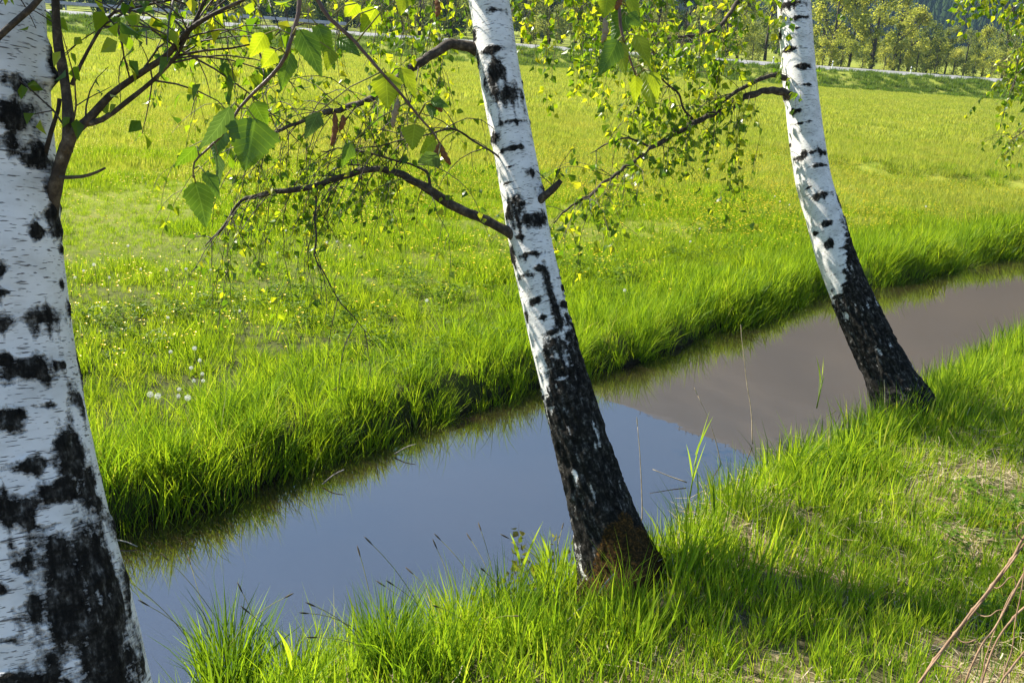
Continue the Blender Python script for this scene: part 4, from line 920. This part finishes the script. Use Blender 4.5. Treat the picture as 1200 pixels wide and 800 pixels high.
def near_shoot(line, radii, leaves, catkins, seed, label):
    mb = MB(); Q = wob(catmull(np.column_stack([np.array(pl(line)), radii]), .01), .0016, seed, 30); mb.tube(Q[:, :3], Q[:, 3], 7)
    st = child('hanging_shoot', mb, M['twig_red'], t1); st['label'] = label
    C = Q[:, :3]; pet = MB()
    for i, (b_, t_, wpx, mat, tilt, curl) in enumerate(leaves):
        dp = line[0][2] + (.02 * math.sin(i * 2.4)); dp = line[len(line) // 2][2] + .03 * math.sin(i * 2.1)
        big_leaf(b_, t_, wpx, dp, mat, tilt, curl, st, seed * 40 + i)
        p = at(b_[0], b_[1], dp); q = C[np.argmin(np.linalg.norm(C - p, axis=1))]
        mid = (p + q) / 2 + np.array([0, 0, .006]); pet.tube([q, mid, p], [.0011, .0009, .0008], 5)
    tag(child('leaf_stalks', pet, M['flower_stem'], st), kind='stuff')
    for i, (b_, t_, mat) in enumerate(catkins):
        p = at(*b_, line[len(line) // 2][2]); q = at(*t_, line[len(line) // 2][2]); n = 14; mb = MB()
        f = np.linspace(0, 1, n); P = p + (q - p) * f[:, None]; P[:, 0] += .003 * np.sin(f * 3 + i)
        mb.tube(P, (.0016 + .0022 * np.sin(np.clip(f * 1.05, 0, 1) * math.pi) ** .5) * (1 + .18 * np.sin(f * 60)), 7)
        child('catkin', mb, M[mat], st)
    return st
# the limb over the camera that carries them
c = Q1[np.argmin(abs(Q1[:, 2] - 2.75))][:3]
limb(t1, [c, np.array([-.95, 1.75, 2.98]), np.array([-.5, 1.42, 2.95]), np.array([-.05, 1.22, 2.86]), np.array([.3, 1.2, 2.78])], [.018, .015, .012, .009, .004], 80, 0, sides=9, wobble=.01)
near_shoot([(300, -560, 1.25), (335, -300, 1.2), (350, -60, 1.16), (351, 0, 1.15), (346, 30, 1.15), (336, 65, 1.15), (318, 88, 1.15), (300, 106, 1.15), (281, 127, 1.15), (265, 152, 1.15), (243, 175, 1.15), (229, 190, 1.15), (226, 208, 1.15)],
           [.004, .0035, .003, .0028, .0026, .0024, .0022, .0020, .0018, .0016, .0014, .0011, .0008],
           [((299, 140), (288, 199), 62, 'leaf_green', .15, .05), ((229, 214), (243, 266), 37, 'leaf_green', .3, .05), ((270, 126), (238, 180), 24, 'leaf_blue', .9, .1), ((229, 172), (204, 197), 17, 'leaf_green', .8, .0), ((298, 120), (312, 148), 28, 'leaf_green', -.3, .1),
            ((240, 202), (260, 231), 17, 'leaf_green', .8, .1), ((255, 181), (260, 218), 11, 'leaf_blue', 1.0, .1), ((262, 152), (249, 186), 24, 'leaf_green', -.5, .1), ((352, 36), (378, 89), 30, 'leaf_green', .3, .05), ((372, 30), (389, 72), 26, 'leaf_green', -.4, .08),
            ((340, 62), (328, 106), 26, 'leaf_green', -.2, .1), ((322, 60), (306, 80), 22, 'leaf_lime', .2, .1), ((388, 58), (384, 82), 20, 'leaf_lime', .2, .1), ((310, 40), (292, 68), 24, 'leaf_lime', .4, 0.)],
           [], 1, 'thin red brown shoot with the biggest dark green leaves')
near_shoot([(330, -520, 1.30), (345, -250, 1.27), (360, -30, 1.25), (372, 0, 1.25), (386, 22, 1.25), (410, 42, 1.25), (440, 76, 1.25), (470, 110, 1.25), (490, 135, 1.25), (505, 152, 1.25), (517, 170, 1.25)],
           [.0042, .0036, .003, .0028, .0027, .0025, .0022, .0019, .0016, .0013, .0009],
           [((452, 86), (455, 128), 38, 'leaf_lime', .1, .05), ((470, 80), (491, 113), 19, 'leaf_lime', .7, .1), ((372, 132), (359, 165), 21, 'leaf_blue', .5, .1), ((486, 146), (482, 174), 29, 'leaf_lime', -.3, .1), ((510, 164), (494, 180), 21, 'leaf_lime', .3, .1),
            ((514, 182), (490, 195), 24, 'leaf_blue', .6, .2), ((396, 46), (422, 63), 18, 'leaf_green', .5, .1), ((440, 10), (424, 39), 25, 'leaf_lime', .3, .1), ((473, -6), (470, 17), 20, 'leaf_lime', .2, .1), ((411, 168), (402, 197), 16, 'leaf_green', .5, .1), ((418, 4), (404, 22), 22, 'leaf_lime', .4, .1),
            ((505, 118), (527, 124), 14, 'leaf_green', .7, .1), ((505, 122), (507, 138), 13, 'leaf_green', .2, .1)],
           [((392, 132), (388, 171), 'catkin'), ((399, 135), (401, 153), 'catkin'), ((464, 116), (463, 150), 'catkin_pale'), ((516, 168), (513, 190), 'catkin'), ((519, 170), (526, 193), 'catkin'), ((508, 118), (515, 131), 'catkin'), ((512, 0), (510, 20), 'catkin')], 2, 'long thin shoot crossing in front of the meadow with lime leaves and catkins')
near_shoot([(640, -600, 1.32), (690, -300, 1.26), (720, -60, 1.2), (725, -10, 1.2), (728, 30, 1.2), (731, 50, 1.2), (737, 70, 1.2), (746, 90, 1.2)], [.004, .0034, .0028, .0024, .002, .0017, .0014, .001],
           [((712, -8), (709, 20), 26, 'leaf_lime', .3, .1), ((736, 12), (716, 47), 28, 'leaf_green', -.3, .1), ((724, 48), (704, 88), 28, 'leaf_green', .3, .1), ((727, 50), (731, 88), 20, 'leaf_lime', -.4, .1), ((738, -4), (748, 34), 16, 'leaf_lime', .6, .1), ((745, 42), (764, 76), 20, 'leaf_lime', .5, .1),
            ((744, 88), (746, 122), 17, 'leaf_lime', .5, .1), ((756, 84), (764, 126), 24, 'leaf_lime', -.3, .1), ((763, 84), (773, 117), 16, 'leaf_lime', .6, .1), ((735, 18), (752, 30), 18, 'leaf_green', .4, .1)],
           [((708, 22), (705, 50), 'catkin_pale'), ((723, -4), (724, 12), 'catkin')], 3, 'short hanging shoot with lime leaves between the middle and right birch')

# ------------------------------------------------------------------ wood beyond the road: every tree a thing of its own
def crown_mesh(name, seed, mat, n, slim, leaf, low):
    """leaf clumps in lobes along the stem, unit height"""
    r = np.random.default_rng(seed); mb = MB()
    lobes = []
    for i in range(22):
        z = r.uniform(low, .95); rr = slim * (math.sin(math.pi * min(1, ((z - low) / (1.02 - low)) ** .75 * .96 + .04)) * .8 + .15) * r.uniform(.4, 1.0); a = r.uniform(0, 6.28)
        lobes.append((np.array([rr * math.cos(a), rr * math.sin(a), z]), r.uniform(.35, .8) * slim * .55, r.uniform(.25, .8)))
    for k in range(n):
        c, q, tn = lobes[r.integers(len(lobes))]
        v = r.normal(size=3); v /= np.linalg.norm(v); p = c + v * q * r.uniform(.3, 1.05) * np.array([1, 1, 1.1])
        mb.leaf(p, r.normal(size=3), r.normal(size=3), leaf * r.uniform(.6, 1.4), leaf * r.uniform(.5, 1.0), min(1, max(0, tn + r.normal(0, .2))))
    me = mb.mesh(name, False); me.materials.append(mat); return me
def stem_mesh(name, seed, low):
    r = np.random.default_rng(seed); mb = MB()
    P = np.array([[0, 0, -.03], [.01, 0, .25], [r.normal(0, .015), r.normal(0, .015), .55], [r.normal(0, .03), r.normal(0, .03), .9]]); mb.tube(P, [.022, .017, .011, .003], 6)
    for k in range(9):
        z = r.uniform(low * .8, .75); a = r.uniform(0, 6.28); L = r.uniform(.12, .25); p = np.array([0, 0, z])
        mb.tube([p, p + np.array([math.cos(a) * L * .6, math.sin(a) * L * .6, L * .6]), p + np.array([math.cos(a) * L, math.sin(a) * L, L * 1.25])], [.008, .005, .002], 4, .5, False)
    me = mb.mesh(name); me.materials.append(M['far_bark']); return me
KINDS = []
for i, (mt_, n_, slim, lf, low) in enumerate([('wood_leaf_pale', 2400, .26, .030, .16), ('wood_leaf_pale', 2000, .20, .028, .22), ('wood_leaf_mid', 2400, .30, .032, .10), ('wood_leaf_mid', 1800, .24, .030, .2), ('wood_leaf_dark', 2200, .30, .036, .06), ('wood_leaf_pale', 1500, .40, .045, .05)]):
    KINDS.append((crown_mesh('crown', 500 + i, M[mt_], n_, slim, lf, low), stem_mesh('trunk', 520 + i, low)))
ORD = ['first', 'second', 'third', 'fourth', 'fifth', 'sixth', 'seventh', 'eighth', 'ninth', 'tenth', 'eleventh', 'twelfth', 'thirteenth', 'fourteenth', 'fifteenth', 'sixteenth', 'seventeenth', 'eighteenth', 'nineteenth', 'twentieth']
KW = ['pale yellow green broad tree', 'slim pale green tree', 'dull green bushy tree', 'narrow grey green tree', 'dark green dense tree', 'low pale willow bush']
# (pixel x, kind, height in m, extra distance)
WOOD = [(-60, 4, 9, 6), (-10, 2, 8, 2), (30, 4, 10, 9), (75, 2, 9, 5), (125, 4, 11, 8), (170, 3, 8, 3), (215, 2, 9, 4), (255, 4, 11, 7), (300, 2, 9, 3), (335, 3, 10, 5), (375, 4, 10, 8), (405, 2, 8, 2), (450, 3, 10, 6), (490, 2, 9, 3),
        (525, 4, 10, 8), (560, 2, 8, 4), (610, 3, 9, 3), (640, 2, 9, 6), (672, 3, 8, 2), (705, 4, 8, 7), (735, 2, 7, 3), (765, 3, 8, 4), (800, 4, 8, 8), (830, 2, 7, 2), (862, 0, 7, 4), (895, 2, 8, 6),
        (958, 3, 8, 6), (972, 0, 9.2, 3), (994, 0, 8.2, 6), (1020, 0, 9.6, 2.5), (1047, 1, 8.0, 4), (1064, 0, 7.2, 6), (1086, 2, 5.2, 2.5), (1108, 3, 5.2, 4), (1130, 2, 4.8, 3), (1152, 0, 5.6, 5), (1176, 2, 5.6, 2.5), (1205, 2, 7.5, 4), (1240, 0, 8, 3), (1285, 2, 8, 5),
        (985, 5, 3.2, .6), (1036, 5, 2.8, .4), (1074, 5, 3.0, .6), (1118, 5, 3.0, .5), (1162, 5, 3.2, .8), (1010, 5, 2.4, .2), (1142, 5, 2.4, .2), (880, 5, 2.8, .5), (790, 5, 2.6, .5), (700, 5, 2.8, .5), (620, 5, 2.6, .5), (470, 5, 2.8, .6), (360, 5, 2.8, .5), (280, 5, 2.5, .5), (1053, 5, 3.4, 1.5), (1096, 5, 3.6, 1.6), (1186, 5, 3.2, .8), (963, 5, 3.0, 1.2), (845, 5, 3.0, .8), (750, 5, 2.8, .8)]
cnt = {}
for (px, kd, h, ex) in sorted(WOOD):
    d = cF + (px - 600) / FPX * cX + (400 - 80) / FPX * cY
    # where this sight line meets the strip behind the road
    e = 15.0 + ex * 1.6; t = (87 + e) / (d[1] - 0.08 * d[0]); x, y = d[0] * t, d[1] * t
    z = float(height(np.array([x]), np.array([y]))[0])
    T = empty('woodland_bush' if kd == 5 else 'woodland_tree', (x, y, z)); T.rotation_euler.z = random.uniform(0, 6.28); T.scale = (h * random.uniform(.9, 1.15),) * 2 + (h,)
    k = cnt.get(kd, 0); cnt[kd] = k + 1
    tag(T, f'{KW[kd]} behind the road, {ORD[k]} of its kind from the left', 'bush' if kd == 5 else 'tree', 'trees and bushes beyond the road')
    for nm, me_ in zip(('crown', 'trunk'), KINDS[kd]):
        o = bpy.data.objects.new(nm, me_); COL.objects.link(o); o.parent = T
# the mass of wood behind the first trees
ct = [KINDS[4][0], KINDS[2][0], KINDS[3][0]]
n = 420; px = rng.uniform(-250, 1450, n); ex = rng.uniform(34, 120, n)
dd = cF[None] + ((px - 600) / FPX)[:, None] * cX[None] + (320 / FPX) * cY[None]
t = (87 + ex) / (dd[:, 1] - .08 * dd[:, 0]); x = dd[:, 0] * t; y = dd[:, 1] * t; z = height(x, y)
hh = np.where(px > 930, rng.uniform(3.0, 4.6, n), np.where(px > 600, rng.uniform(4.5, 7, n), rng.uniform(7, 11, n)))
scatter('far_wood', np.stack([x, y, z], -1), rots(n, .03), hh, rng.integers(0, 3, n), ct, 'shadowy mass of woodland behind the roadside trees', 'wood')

# ------------------------------------------------------------------ road furniture
gr = empty('guardrail', (-45, 98, 1.3)); tag(gr, 'grey steel crash barrier beside the road at top left', 'guardrail')
xs = np.arange(-88, -18, 4.0); mb = MB()
def rail_y(x): return 87 + .08 * x + 14.0
prof_ = [(0, .42), (.05, .48), (0, .55), (.05, .62), (0, .72)]
xx = np.linspace(-90, -18, 30); V = np.array([[[x, rail_y(x) - .06 - a, 1.40 + b_] for a, b_ in prof_] for x in xx])
me = grid_mesh('beam', V - np.array(gr.location), len(xx), 5, smooth=False); mesh_obj('beam', me, M['galv'], gr)
for x in xs:
    mb = MB(); mb.box((x, rail_y(x) + .03, 1.40 + .33), (.06, .05, .40)); child('post', mb, M['galv'], gr, False)
for k, (px, lab) in enumerate([(975, 'white roadside marker post just right of the right birch'), (1068, 'white roadside marker post before the middle of the right wood'), (905, 'white roadside marker post left of the right birch')]):
    d = cF + (px - 600) / FPX * cX + (400 - 80) / FPX * cY; t = (87 + 6.2) / (d[1] - .08 * d[0]); x, y = d[0] * t, d[1] * t
    T = empty('marker_post', (x, y, 1.0)); tag(T, lab, 'post', 'roadside marker posts')
    mb = MB(); mb.tube([(x, y, .9), (x, y, 1.5), (x, y, 1.78), (x + .01, y + .02, 1.86)], [.06, .055, .055, .03], 6); child('body', mb, M['white_paint'], T, False)
    mb = MB(); mb.tube([(x, y, 1.60), (x, y, 1.72)], [.058, .058], 6); child('band', mb, M['black_paint'], T, False)
fe = empty('pasture_fence', onz(250, 60, -.35)); tag(fe, 'dark wooden posts of a wire fence at the far end of the meadow', 'fence')
fp = [(172, 55), (196, 57), (220, 60), (245, 62), (267, 64), (289, 66), (312, 68), (340, 70)]
tops = []
for (px, py) in fp:
    p = onz(px, py, -.33); p = np.array([p[0], p[1], float(height(np.array([p[0]]), np.array([p[1]]))[0])])
    mb = MB(); mb.tube([p + [0, 0, -.1], p + [.01, 0, .6], p + [.02, 0, 1.15]], [.055, .05, .045], 6); child('post', mb, M['post_wood'], fe); tops.append(p)
for hgt_ in (.55, 1.0):
    mb = MB(); mb.tube([q + np.array([.01, -.05, hgt_]) for q in tops], .006, 4); child('wire', mb, M['wire'], fe)

# ------------------------------------------------------------------ dandelion clocks
def clock_head(name, seed):
    r = np.random.default_rng(seed); mb = MB()
    mb.tube([(0, 0, -.004), (0, 0, .004)], [.004, .003], 6, .2)
    for i in range(150):                      # parachutes: a hair-thin ray with a little star of bristles
        v = r.normal(size=3); v /= np.linalg.norm(v); c = v * r.uniform(.013, .018); a = np.cross(v, r.normal(size=3)); a /= np.linalg.norm(a); b_ = np.cross(v, a)
        mb.add([v * .003, c, v * .003 + a * .0005], [(0, 1, 2)], .3)
        for k in range(4):
            q = k * 1.57 + r.uniform(0, .6); e = (a * math.cos(q) + b_ * math.sin(q)) * .0065 + v * .004; f = np.cross(e, v); f /= np.linalg.norm(f)
            mb.add([c - f * .0004, c + f * .0004, c + e], [(0, 1, 2)], r.uniform())
    me = mb.mesh(name, False); me.materials.append(M['fluff']); return me
heads = [clock_head('seed_head', 600 + i) for i in range(3)]
def dandelion(px, py, z, label, group, s=1.0, k=0):
    p = onz(px, py, z); g0 = float(height(np.array([p[0]]), np.array([p[1]]))[0])
    T = empty('dandelion_clock', (p[0], p[1], g0)); tag(T, label, 'flower', group)
    hd = bpy.data.objects.new('seed_head', heads[k % 3]); COL.objects.link(hd); hd.parent = T; hd.location = (0, 0, p[2] - g0); hd.scale = (s,) * 3
    mb = MB(); h = p[2] - g0; b0 = np.array([p[0], p[1], g0]); bx = random.uniform(-.05, .05)
    mb.tube([b0 + [bx, .02, -.01], b0 + [bx * .7, .01, h * .5], b0 + [0, 0, h - .003]], [.0022, .002, .0018], 5); child('stem', mb, M['flower_stem'], T)
for k, (px, py, lab) in enumerate([(176, 462, 'left one of the close pair of big white dandelion clocks near the left birch'), (185, 464, 'right one of the close pair of big white dandelion clocks near the left birch'), (200, 412, 'white dandelion clock standing alone above the pair'),
        (234, 422, 'topmost white dandelion clock of the right hand bunch'), (224, 431, 'second highest white dandelion clock of the bunch, on its left'), (237, 438, 'white dandelion clock in the middle right of the bunch'), (227, 446, 'white dandelion clock at the middle left of the bunch'),
        (238, 446, 'white dandelion clock below the middle right one of the bunch'), (210, 456, 'white dandelion clock at the lower left of the bunch'), (209, 464, 'white dandelion clock under the lower left one of the bunch'), (220, 466, 'lowest and largest white dandelion clock of the bunch')]):
    dandelion(px, py, .20, lab, 'dandelion clocks by the far bank', .82 if k in (0, 1, 10) else .56, k)
far_d = [(98, 317), (88, 325), (110, 310), (128, 325), (150, 288), (165, 315), (195, 316), (218, 315), (247, 316), (281, 364), (197, 372), (228, 408), (335, 270), (325, 296), (348, 300), (383, 284), (395, 283), (410, 288), (315, 283), (648, 340), (732, 340), (500, 352), (448, 226), (809, 283), (573, 276), (908, 230), (914, 236), (925, 240), (1085, 242), (820, 268), (693, 250), (755, 240)]
for k, (px, py) in enumerate(far_d):
    dandelion(px, py, .19, 'small white dandelion clock scattered in the sunny meadow', 'dandelion clocks scattered over the meadow', random.uniform(.45, .7), k)

# ------------------------------------------------------------------ sedge tussocks on the near bank
def tussock(px, py, h, n, label, seed, spikes):
    r = np.random.default_rng(seed); p = onz(px, py, -.08); g0 = float(height(np.array([p[0]]), np.array([p[1]]))[0]); g0 = max(g0, -.17); b0 = np.array([p[0], p[1], g0])
    T = empty('sedge_tussock', b0); tag(T, label, 'sedge', 'sedge tussocks at the near water edge')
    me = tuft('blades', n, .09, h * .5, h, .0058, .20, .9, M['sedge'], seed, .05); o = mesh_obj('blades', me, None, T); tag(o, kind='stuff')
    for k in range(spikes):
        a = r.uniform(2.0, 4.4) if r.uniform() < .75 else r.uniform(0, 6.28); L = h * r.uniform(.75, 1.1); q = b0 + np.array([r.normal(0, .04), r.normal(0, .04), 0]); an = r.uniform(.15, .6); dv = np.array([math.cos(a), math.sin(a), 0]); P = [q]
        for i in range(8): P.append(P[-1] + (dv * math.sin(an) + np.array([0, 0, math.cos(an)])) * L / 8); an += .09
        P = np.array(P); mb = MB(); mb.tube(P, np.linspace(.0016, .0011, 9), 4, .5, False); st = child('stalk', mb, M['flower_stem'], T)
        e = P[-1]; dv2 = P[-1] - P[-2]; dv2 /= np.linalg.norm(dv2); f = np.linspace(0, 1, 7)
        mb = MB(); mb.tube(e + dv2 * (f[:, None] * .045 - .012), .0008 + .0024 * np.sin(f * math.pi), 6); child('seed_spike', mb, M['seed_spike'], st)
tussock(268, 782, .50, 340, 'large bright sedge tussock right of the left birch foot', 701, 5)
tussock(345, 795, .40, 200, 'small sedge tussock just right of the largest tussock', 702, 2)
tussock(455, 790, .44, 260, 'sedge tussock with dark seed spikes at the bottom centre', 703, 4)
tussock(540, 752, .48, 320, 'arching sedge tussock with a spray of dark spikes over the water', 704, 8)
tussock(595, 716, .42, 250, 'tall sedge tussock nearest the middle birch on its left', 705, 4)
tussock(655, 668, .34, 190, 'sedge tussock directly behind the foot of the middle birch', 706, 3)

# ------------------------------------------------------------------ dry stalks, reeds, sticks
def stalk(pts, r0, label, seed, head=True):
    b = pts[0]; L = np.array(pl(pts)); T = empty('dry_stalk', L[0]); tag(T, label, 'stalk', 'dry stalks on the near bank')
    Q = wob(catmull(L, .03), .004, seed, 6); mb = MB(); mb.tube(Q, np.linspace(r0, r0 * .45, len(Q)), 5); child('stem', mb, M['dry_stalk'], T)
    if head:
        e = Q[-1]; f = np.linspace(0, 1, 6); dv = Q[-1] - Q[-4]; dv /= np.linalg.norm(dv); mb = MB(); mb.tube(e + dv * f[:, None] * .05, .0008 + .0022 * np.sin(f * math.pi), 5); child('seed_head', mb, M['dry_stalk'], T)
stalk([(752, 640, 4.9), (752, 580, 4.9), (750, 530, 4.9), (747, 500, 4.9)], .0035, 'thin upright dry stalk just right of the middle birch', 1)
stalk([(845, 545, 5.6), (838, 515, 5.6), (828, 485, 5.6), (818, 464, 5.6)], .003, 'bent dry stalk leaning left over the water', 2)
stalk([(882, 520, 5.9), (880, 480, 5.9), (874, 440, 5.9), (870, 405, 5.9), (868, 380, 5.9)], .0035, 'tallest pale dry stalk in front of the brown water', 3, False)
stalk([(805, 565, 5.3), (785, 558, 5.3), (765, 550, 5.3)], .0035, 'short dry stem lying out over the water edge', 4, False)
stalk([(1037, 480, 6.0), (1037, 462, 6.0), (1036, 445, 6.0)], .004, 'short broken dry stalk before the right birch foot', 5, False)
def reed(px, py, depth, h, label, seed):
    b0 = at(px, py, depth); T = empty('reed_shoot', b0); tag(T, label, 'reed', 'reed shoots on the near bank'); r = np.random.default_rng(seed)
    mb = MB(); top = b0 + np.array([.01, 0, h * .6]); mb.tube([b0, b0 + [.004, 0, h * .3], top], [.004, .0035, .002], 6); child('stem', mb, M['grass_near'], T)
    for k in range(4):
        a = r.uniform(0, 6.28); s = b0 + np.array([0, 0, h * (.2 + .13 * k)]); dv = np.array([math.cos(a) * .28, math.sin(a) * .28, 1.]); dv /= np.linalg.norm(dv); L = h * r.uniform(.45, .65); wv = np.cross(dv, [math.sin(a), -math.cos(a), .2]); wv /= np.linalg.norm(wv); W = .012
        V = []
        for i, ww in enumerate((.4, 1, .8, .45)): c = s + dv * L * i / 4 + np.array([math.cos(a), math.sin(a), -.3]) * .02 * (i / 4) ** 2; V += [c - wv * W * ww * .5, c + wv * W * ww * .5]
        V.append(s + dv * L + np.array([math.cos(a), math.sin(a), -.3]) * .02); mb = MB(); mb.add(V, [(0, 1, 3, 2), (2, 3, 5, 4), (4, 5, 7, 6), (6, 7, 8)], .45 + .1 * k); child('blade', mb, M['grass_near'], T)
reed(807, 590, 5.1, .46, 'green reed shoot right of the middle birch, above the grass', 11)
reed(957, 478, 6.0, .34, 'pair of green reed blades left of the right birch foot', 12)
reed(605, 720, 3.75, .36, 'green reed shoot left of the middle birch foot', 13)
reed(342, 812, 3.2, .27, 'broad green reed shoot in the bottom left grass', 14)
reed(640, 690, 4.0, .30, 'green reed shoot touching the middle birch on its left', 15)
def stick(a, b_, z0, z1, r0, label, seed):
    p, q = onz(*a, z0), onz(*b_, z1); T = wob(catmull(np.array([p, (p + q) / 2 + [0, 0, .01], q]), .02), .004, seed, 8); mb = MB(); mb.tube(T, np.linspace(r0, r0 * .6, len(T)), 6)
    me = mb.mesh('stick', True, p); me.materials.append(M['dead_stick']); o = mesh_obj('stick', me); o.location = p; tag(o, label, 'stick', 'sticks by the water')
stick((378, 567), (403, 550), -.15, -.09, .004, 'grey stick poking from the far bank below the grass', 1)
stick((462, 532), (488, 520), -.15, -.1, .004, 'grey stick at the far water edge left of the middle birch', 2)
stick((126, 631), (161, 641), -.14, -.155, .004, 'thin twig in the water right of the left birch', 3)
stick((700, 698), (720, 672), .03, .12, .005, 'bare forked twig leaning on the middle birch foot', 4)
stick((665, 728), (690, 706), .02, .06, .004, 'pale twig lying in the grass left of the middle birch foot', 5)

# specks and dead blades floating on the water
mb = MB(); r_ = np.random.default_rng(91)
for k in range(220):
    i = r_.integers(150, len(el) - 30); o_ = r_.uniform(.08, 1.45) if r_.uniform() < .5 else abs(r_.normal(0, .12)) + .03
    T_ = el[i + 1] - el[i]; T_ /= np.linalg.norm(T_); c = el[i] + r_.uniform(0, .5) * T_ + np.array([T_[1], -T_[0]]) * o_
    if not (-4 < c[0] < 11 and 2.5 < c[1] < 18): continue
    a = r_.uniform(0, 6.28); L = r_.uniform(.004, .012) if r_.uniform() < .75 else r_.uniform(.04, .12); W = min(L * .5, r_.uniform(.0025, .005)); dv = np.array([math.cos(a), math.sin(a), 0]); wv = np.array([-dv[1], dv[0], 0]); p = np.array([c[0], c[1], WATER_Z + .004])
    mb.add([p - dv * L, p + wv * W * .6, p + dv * L + [0, 0, .002], p - wv * W * .6, p + [0, 0, .0015]], [(0, 3, 4), (3, 2, 4), (2, 1, 4), (1, 0, 4)], r_.uniform())
me = mb.mesh('floating_specks', False); me.materials.append(M['straw']); tag(mesh_obj('floating_specks', me), 'pale specks and dead blades drifting on the ditch water', 'debris', kind='stuff')

# ------------------------------------------------------------------ dry climbing stems at the lower right corner
VD = 2.45
vt = empty('dry_vine', at(1040, 1010, 2.62)); tag(vt, 'reddish brown dry vine stems with curled tendrils at the lower right', 'vine')
def vine_stem(pts, r0, r1, seed, nodes=(), name='stem'):
    P = np.array([at(x, y, VD + dz) for x, y, dz in pts]); Q = wob(catmull(P, .005), .0012, seed, 14); rad = np.linspace(r0, r1, len(Q))
    for nx, ny in nodes:
        i = int(np.argmin(np.linalg.norm(Q - at(nx, ny, VD), axis=1))); rad = rad * (1 + .7 * np.exp(-((np.arange(len(Q)) - i) / 1.1) ** 2))
    mb = MB(); mb.tube(Q, rad, 9); return child(name, mb, M['vine'], vt)
nodes = [(1095, 773), (1119, 742), (1140, 714), (1162, 686), (1185, 656)]
vine_stem([(960, 960, .1), (1040, 850, .02), (1075, 803, 0), (1095, 773, 0), (1119, 742, 0), (1140, 714, 0), (1162, 686, 0), (1185, 656, 0), (1198, 632, 0), (1222, 596, 0), (1260, 550, .05)], .0040, .0030, 1, nodes)
vine_stem([(1072, 806, -.005), (1094, 776, -.006), (1119, 744, .006), (1142, 716, -.006), (1163, 688, .006), (1184, 660, -.006), (1200, 636, .006)], .0026, .0022, 9)
vine_stem([(1090, 930, .05), (1120, 830, 0), (1147, 762, -.03), (1166, 735, -.03), (1186, 698, -.03), (1203, 666, -.03), (1235, 610, 0)], .0028, .0022, 2, [(1186, 696)])
vine_stem([(1110, 960, .05), (1140, 840, 0), (1152, 795, .03), (1166, 755, .03), (1188, 723, .03), (1215, 698, .03), (1250, 660, .03)], .0030, .0024, 3, [(1189, 722)])
vine_stem([(1130, 980, .05), (1150, 800, .05), (1160, 755, .05), (1180, 705, .05), (1188, 690, .05)], .0019, .0014, 4)
vine_stem([(1150, 970, .05), (1172, 810, -.05), (1186, 760, -.05), (1190, 725, -.05), (1197, 690, -.05), (1204, 640, -.05)], .0019, .0015, 5)
vine_stem([(1130, 930, .0), (1168, 812, -.06), (1185, 783, -.06), (1205, 758, -.06), (1240, 715, -.06)], .0030, .0024, 6, [(1180, 792)])
for k, pts in enumerate([[(1095, 773, 0), (1104, 780, -.01), (1116, 781, -.02), (1125, 786, -.02), (1126, 795, -.02), (1121, 806, -.02)], [(1119, 742, 0), (1126, 751, -.01), (1136, 752, -.02), (1144, 749, -.02), (1147, 757, -.02), (1145, 768, -.01)],
                         [(1140, 714, 0), (1150, 721, -.01), (1160, 721, -.02), (1168, 715, -.02), (1176, 714, -.02)], [(1162, 686, 0), (1168, 689, -.01), (1175, 685, -.02), (1182, 677, -.02), (1188, 676, -.02), (1190, 684, -.02), (1188, 694, -.03)],
                         [(1198, 632, 0), (1192, 625, -.01), (1193, 616, -.02), (1199, 612, -.02), (1204, 618, -.02), (1203, 628, -.01), (1197, 631, 0)]]):
    vine_stem(pts, .0018, .0011, 20 + k, (), 'tendril')

# ------------------------------------------------------------------ the valley air
hz = MB(); hz.box((0, 650, 345), (1520, 870, 348)); hme = hz.mesh('haze', False)
hm = bpy.data.materials.new('haze'); hm.use_nodes = True; hn = hm.node_tree; hn.nodes.clear()
ho = hn.nodes.new('ShaderNodeOutputMaterial'); hv = hn.nodes.new('ShaderNodeVolumePrincipled')
hv.inputs['Color'].default_value = (0.42, 0.66, 1.0, 1); hv.inputs['Density'].default_value = 0.0002; hv.inputs['Anisotropy'].default_value = 0.2
hn.links.new(hv.outputs[0], ho.inputs['Volume'])
tag(mesh_obj('haze', hme, hm), 'pale blue valley haze fading the far mountain', 'haze', kind='stuff')
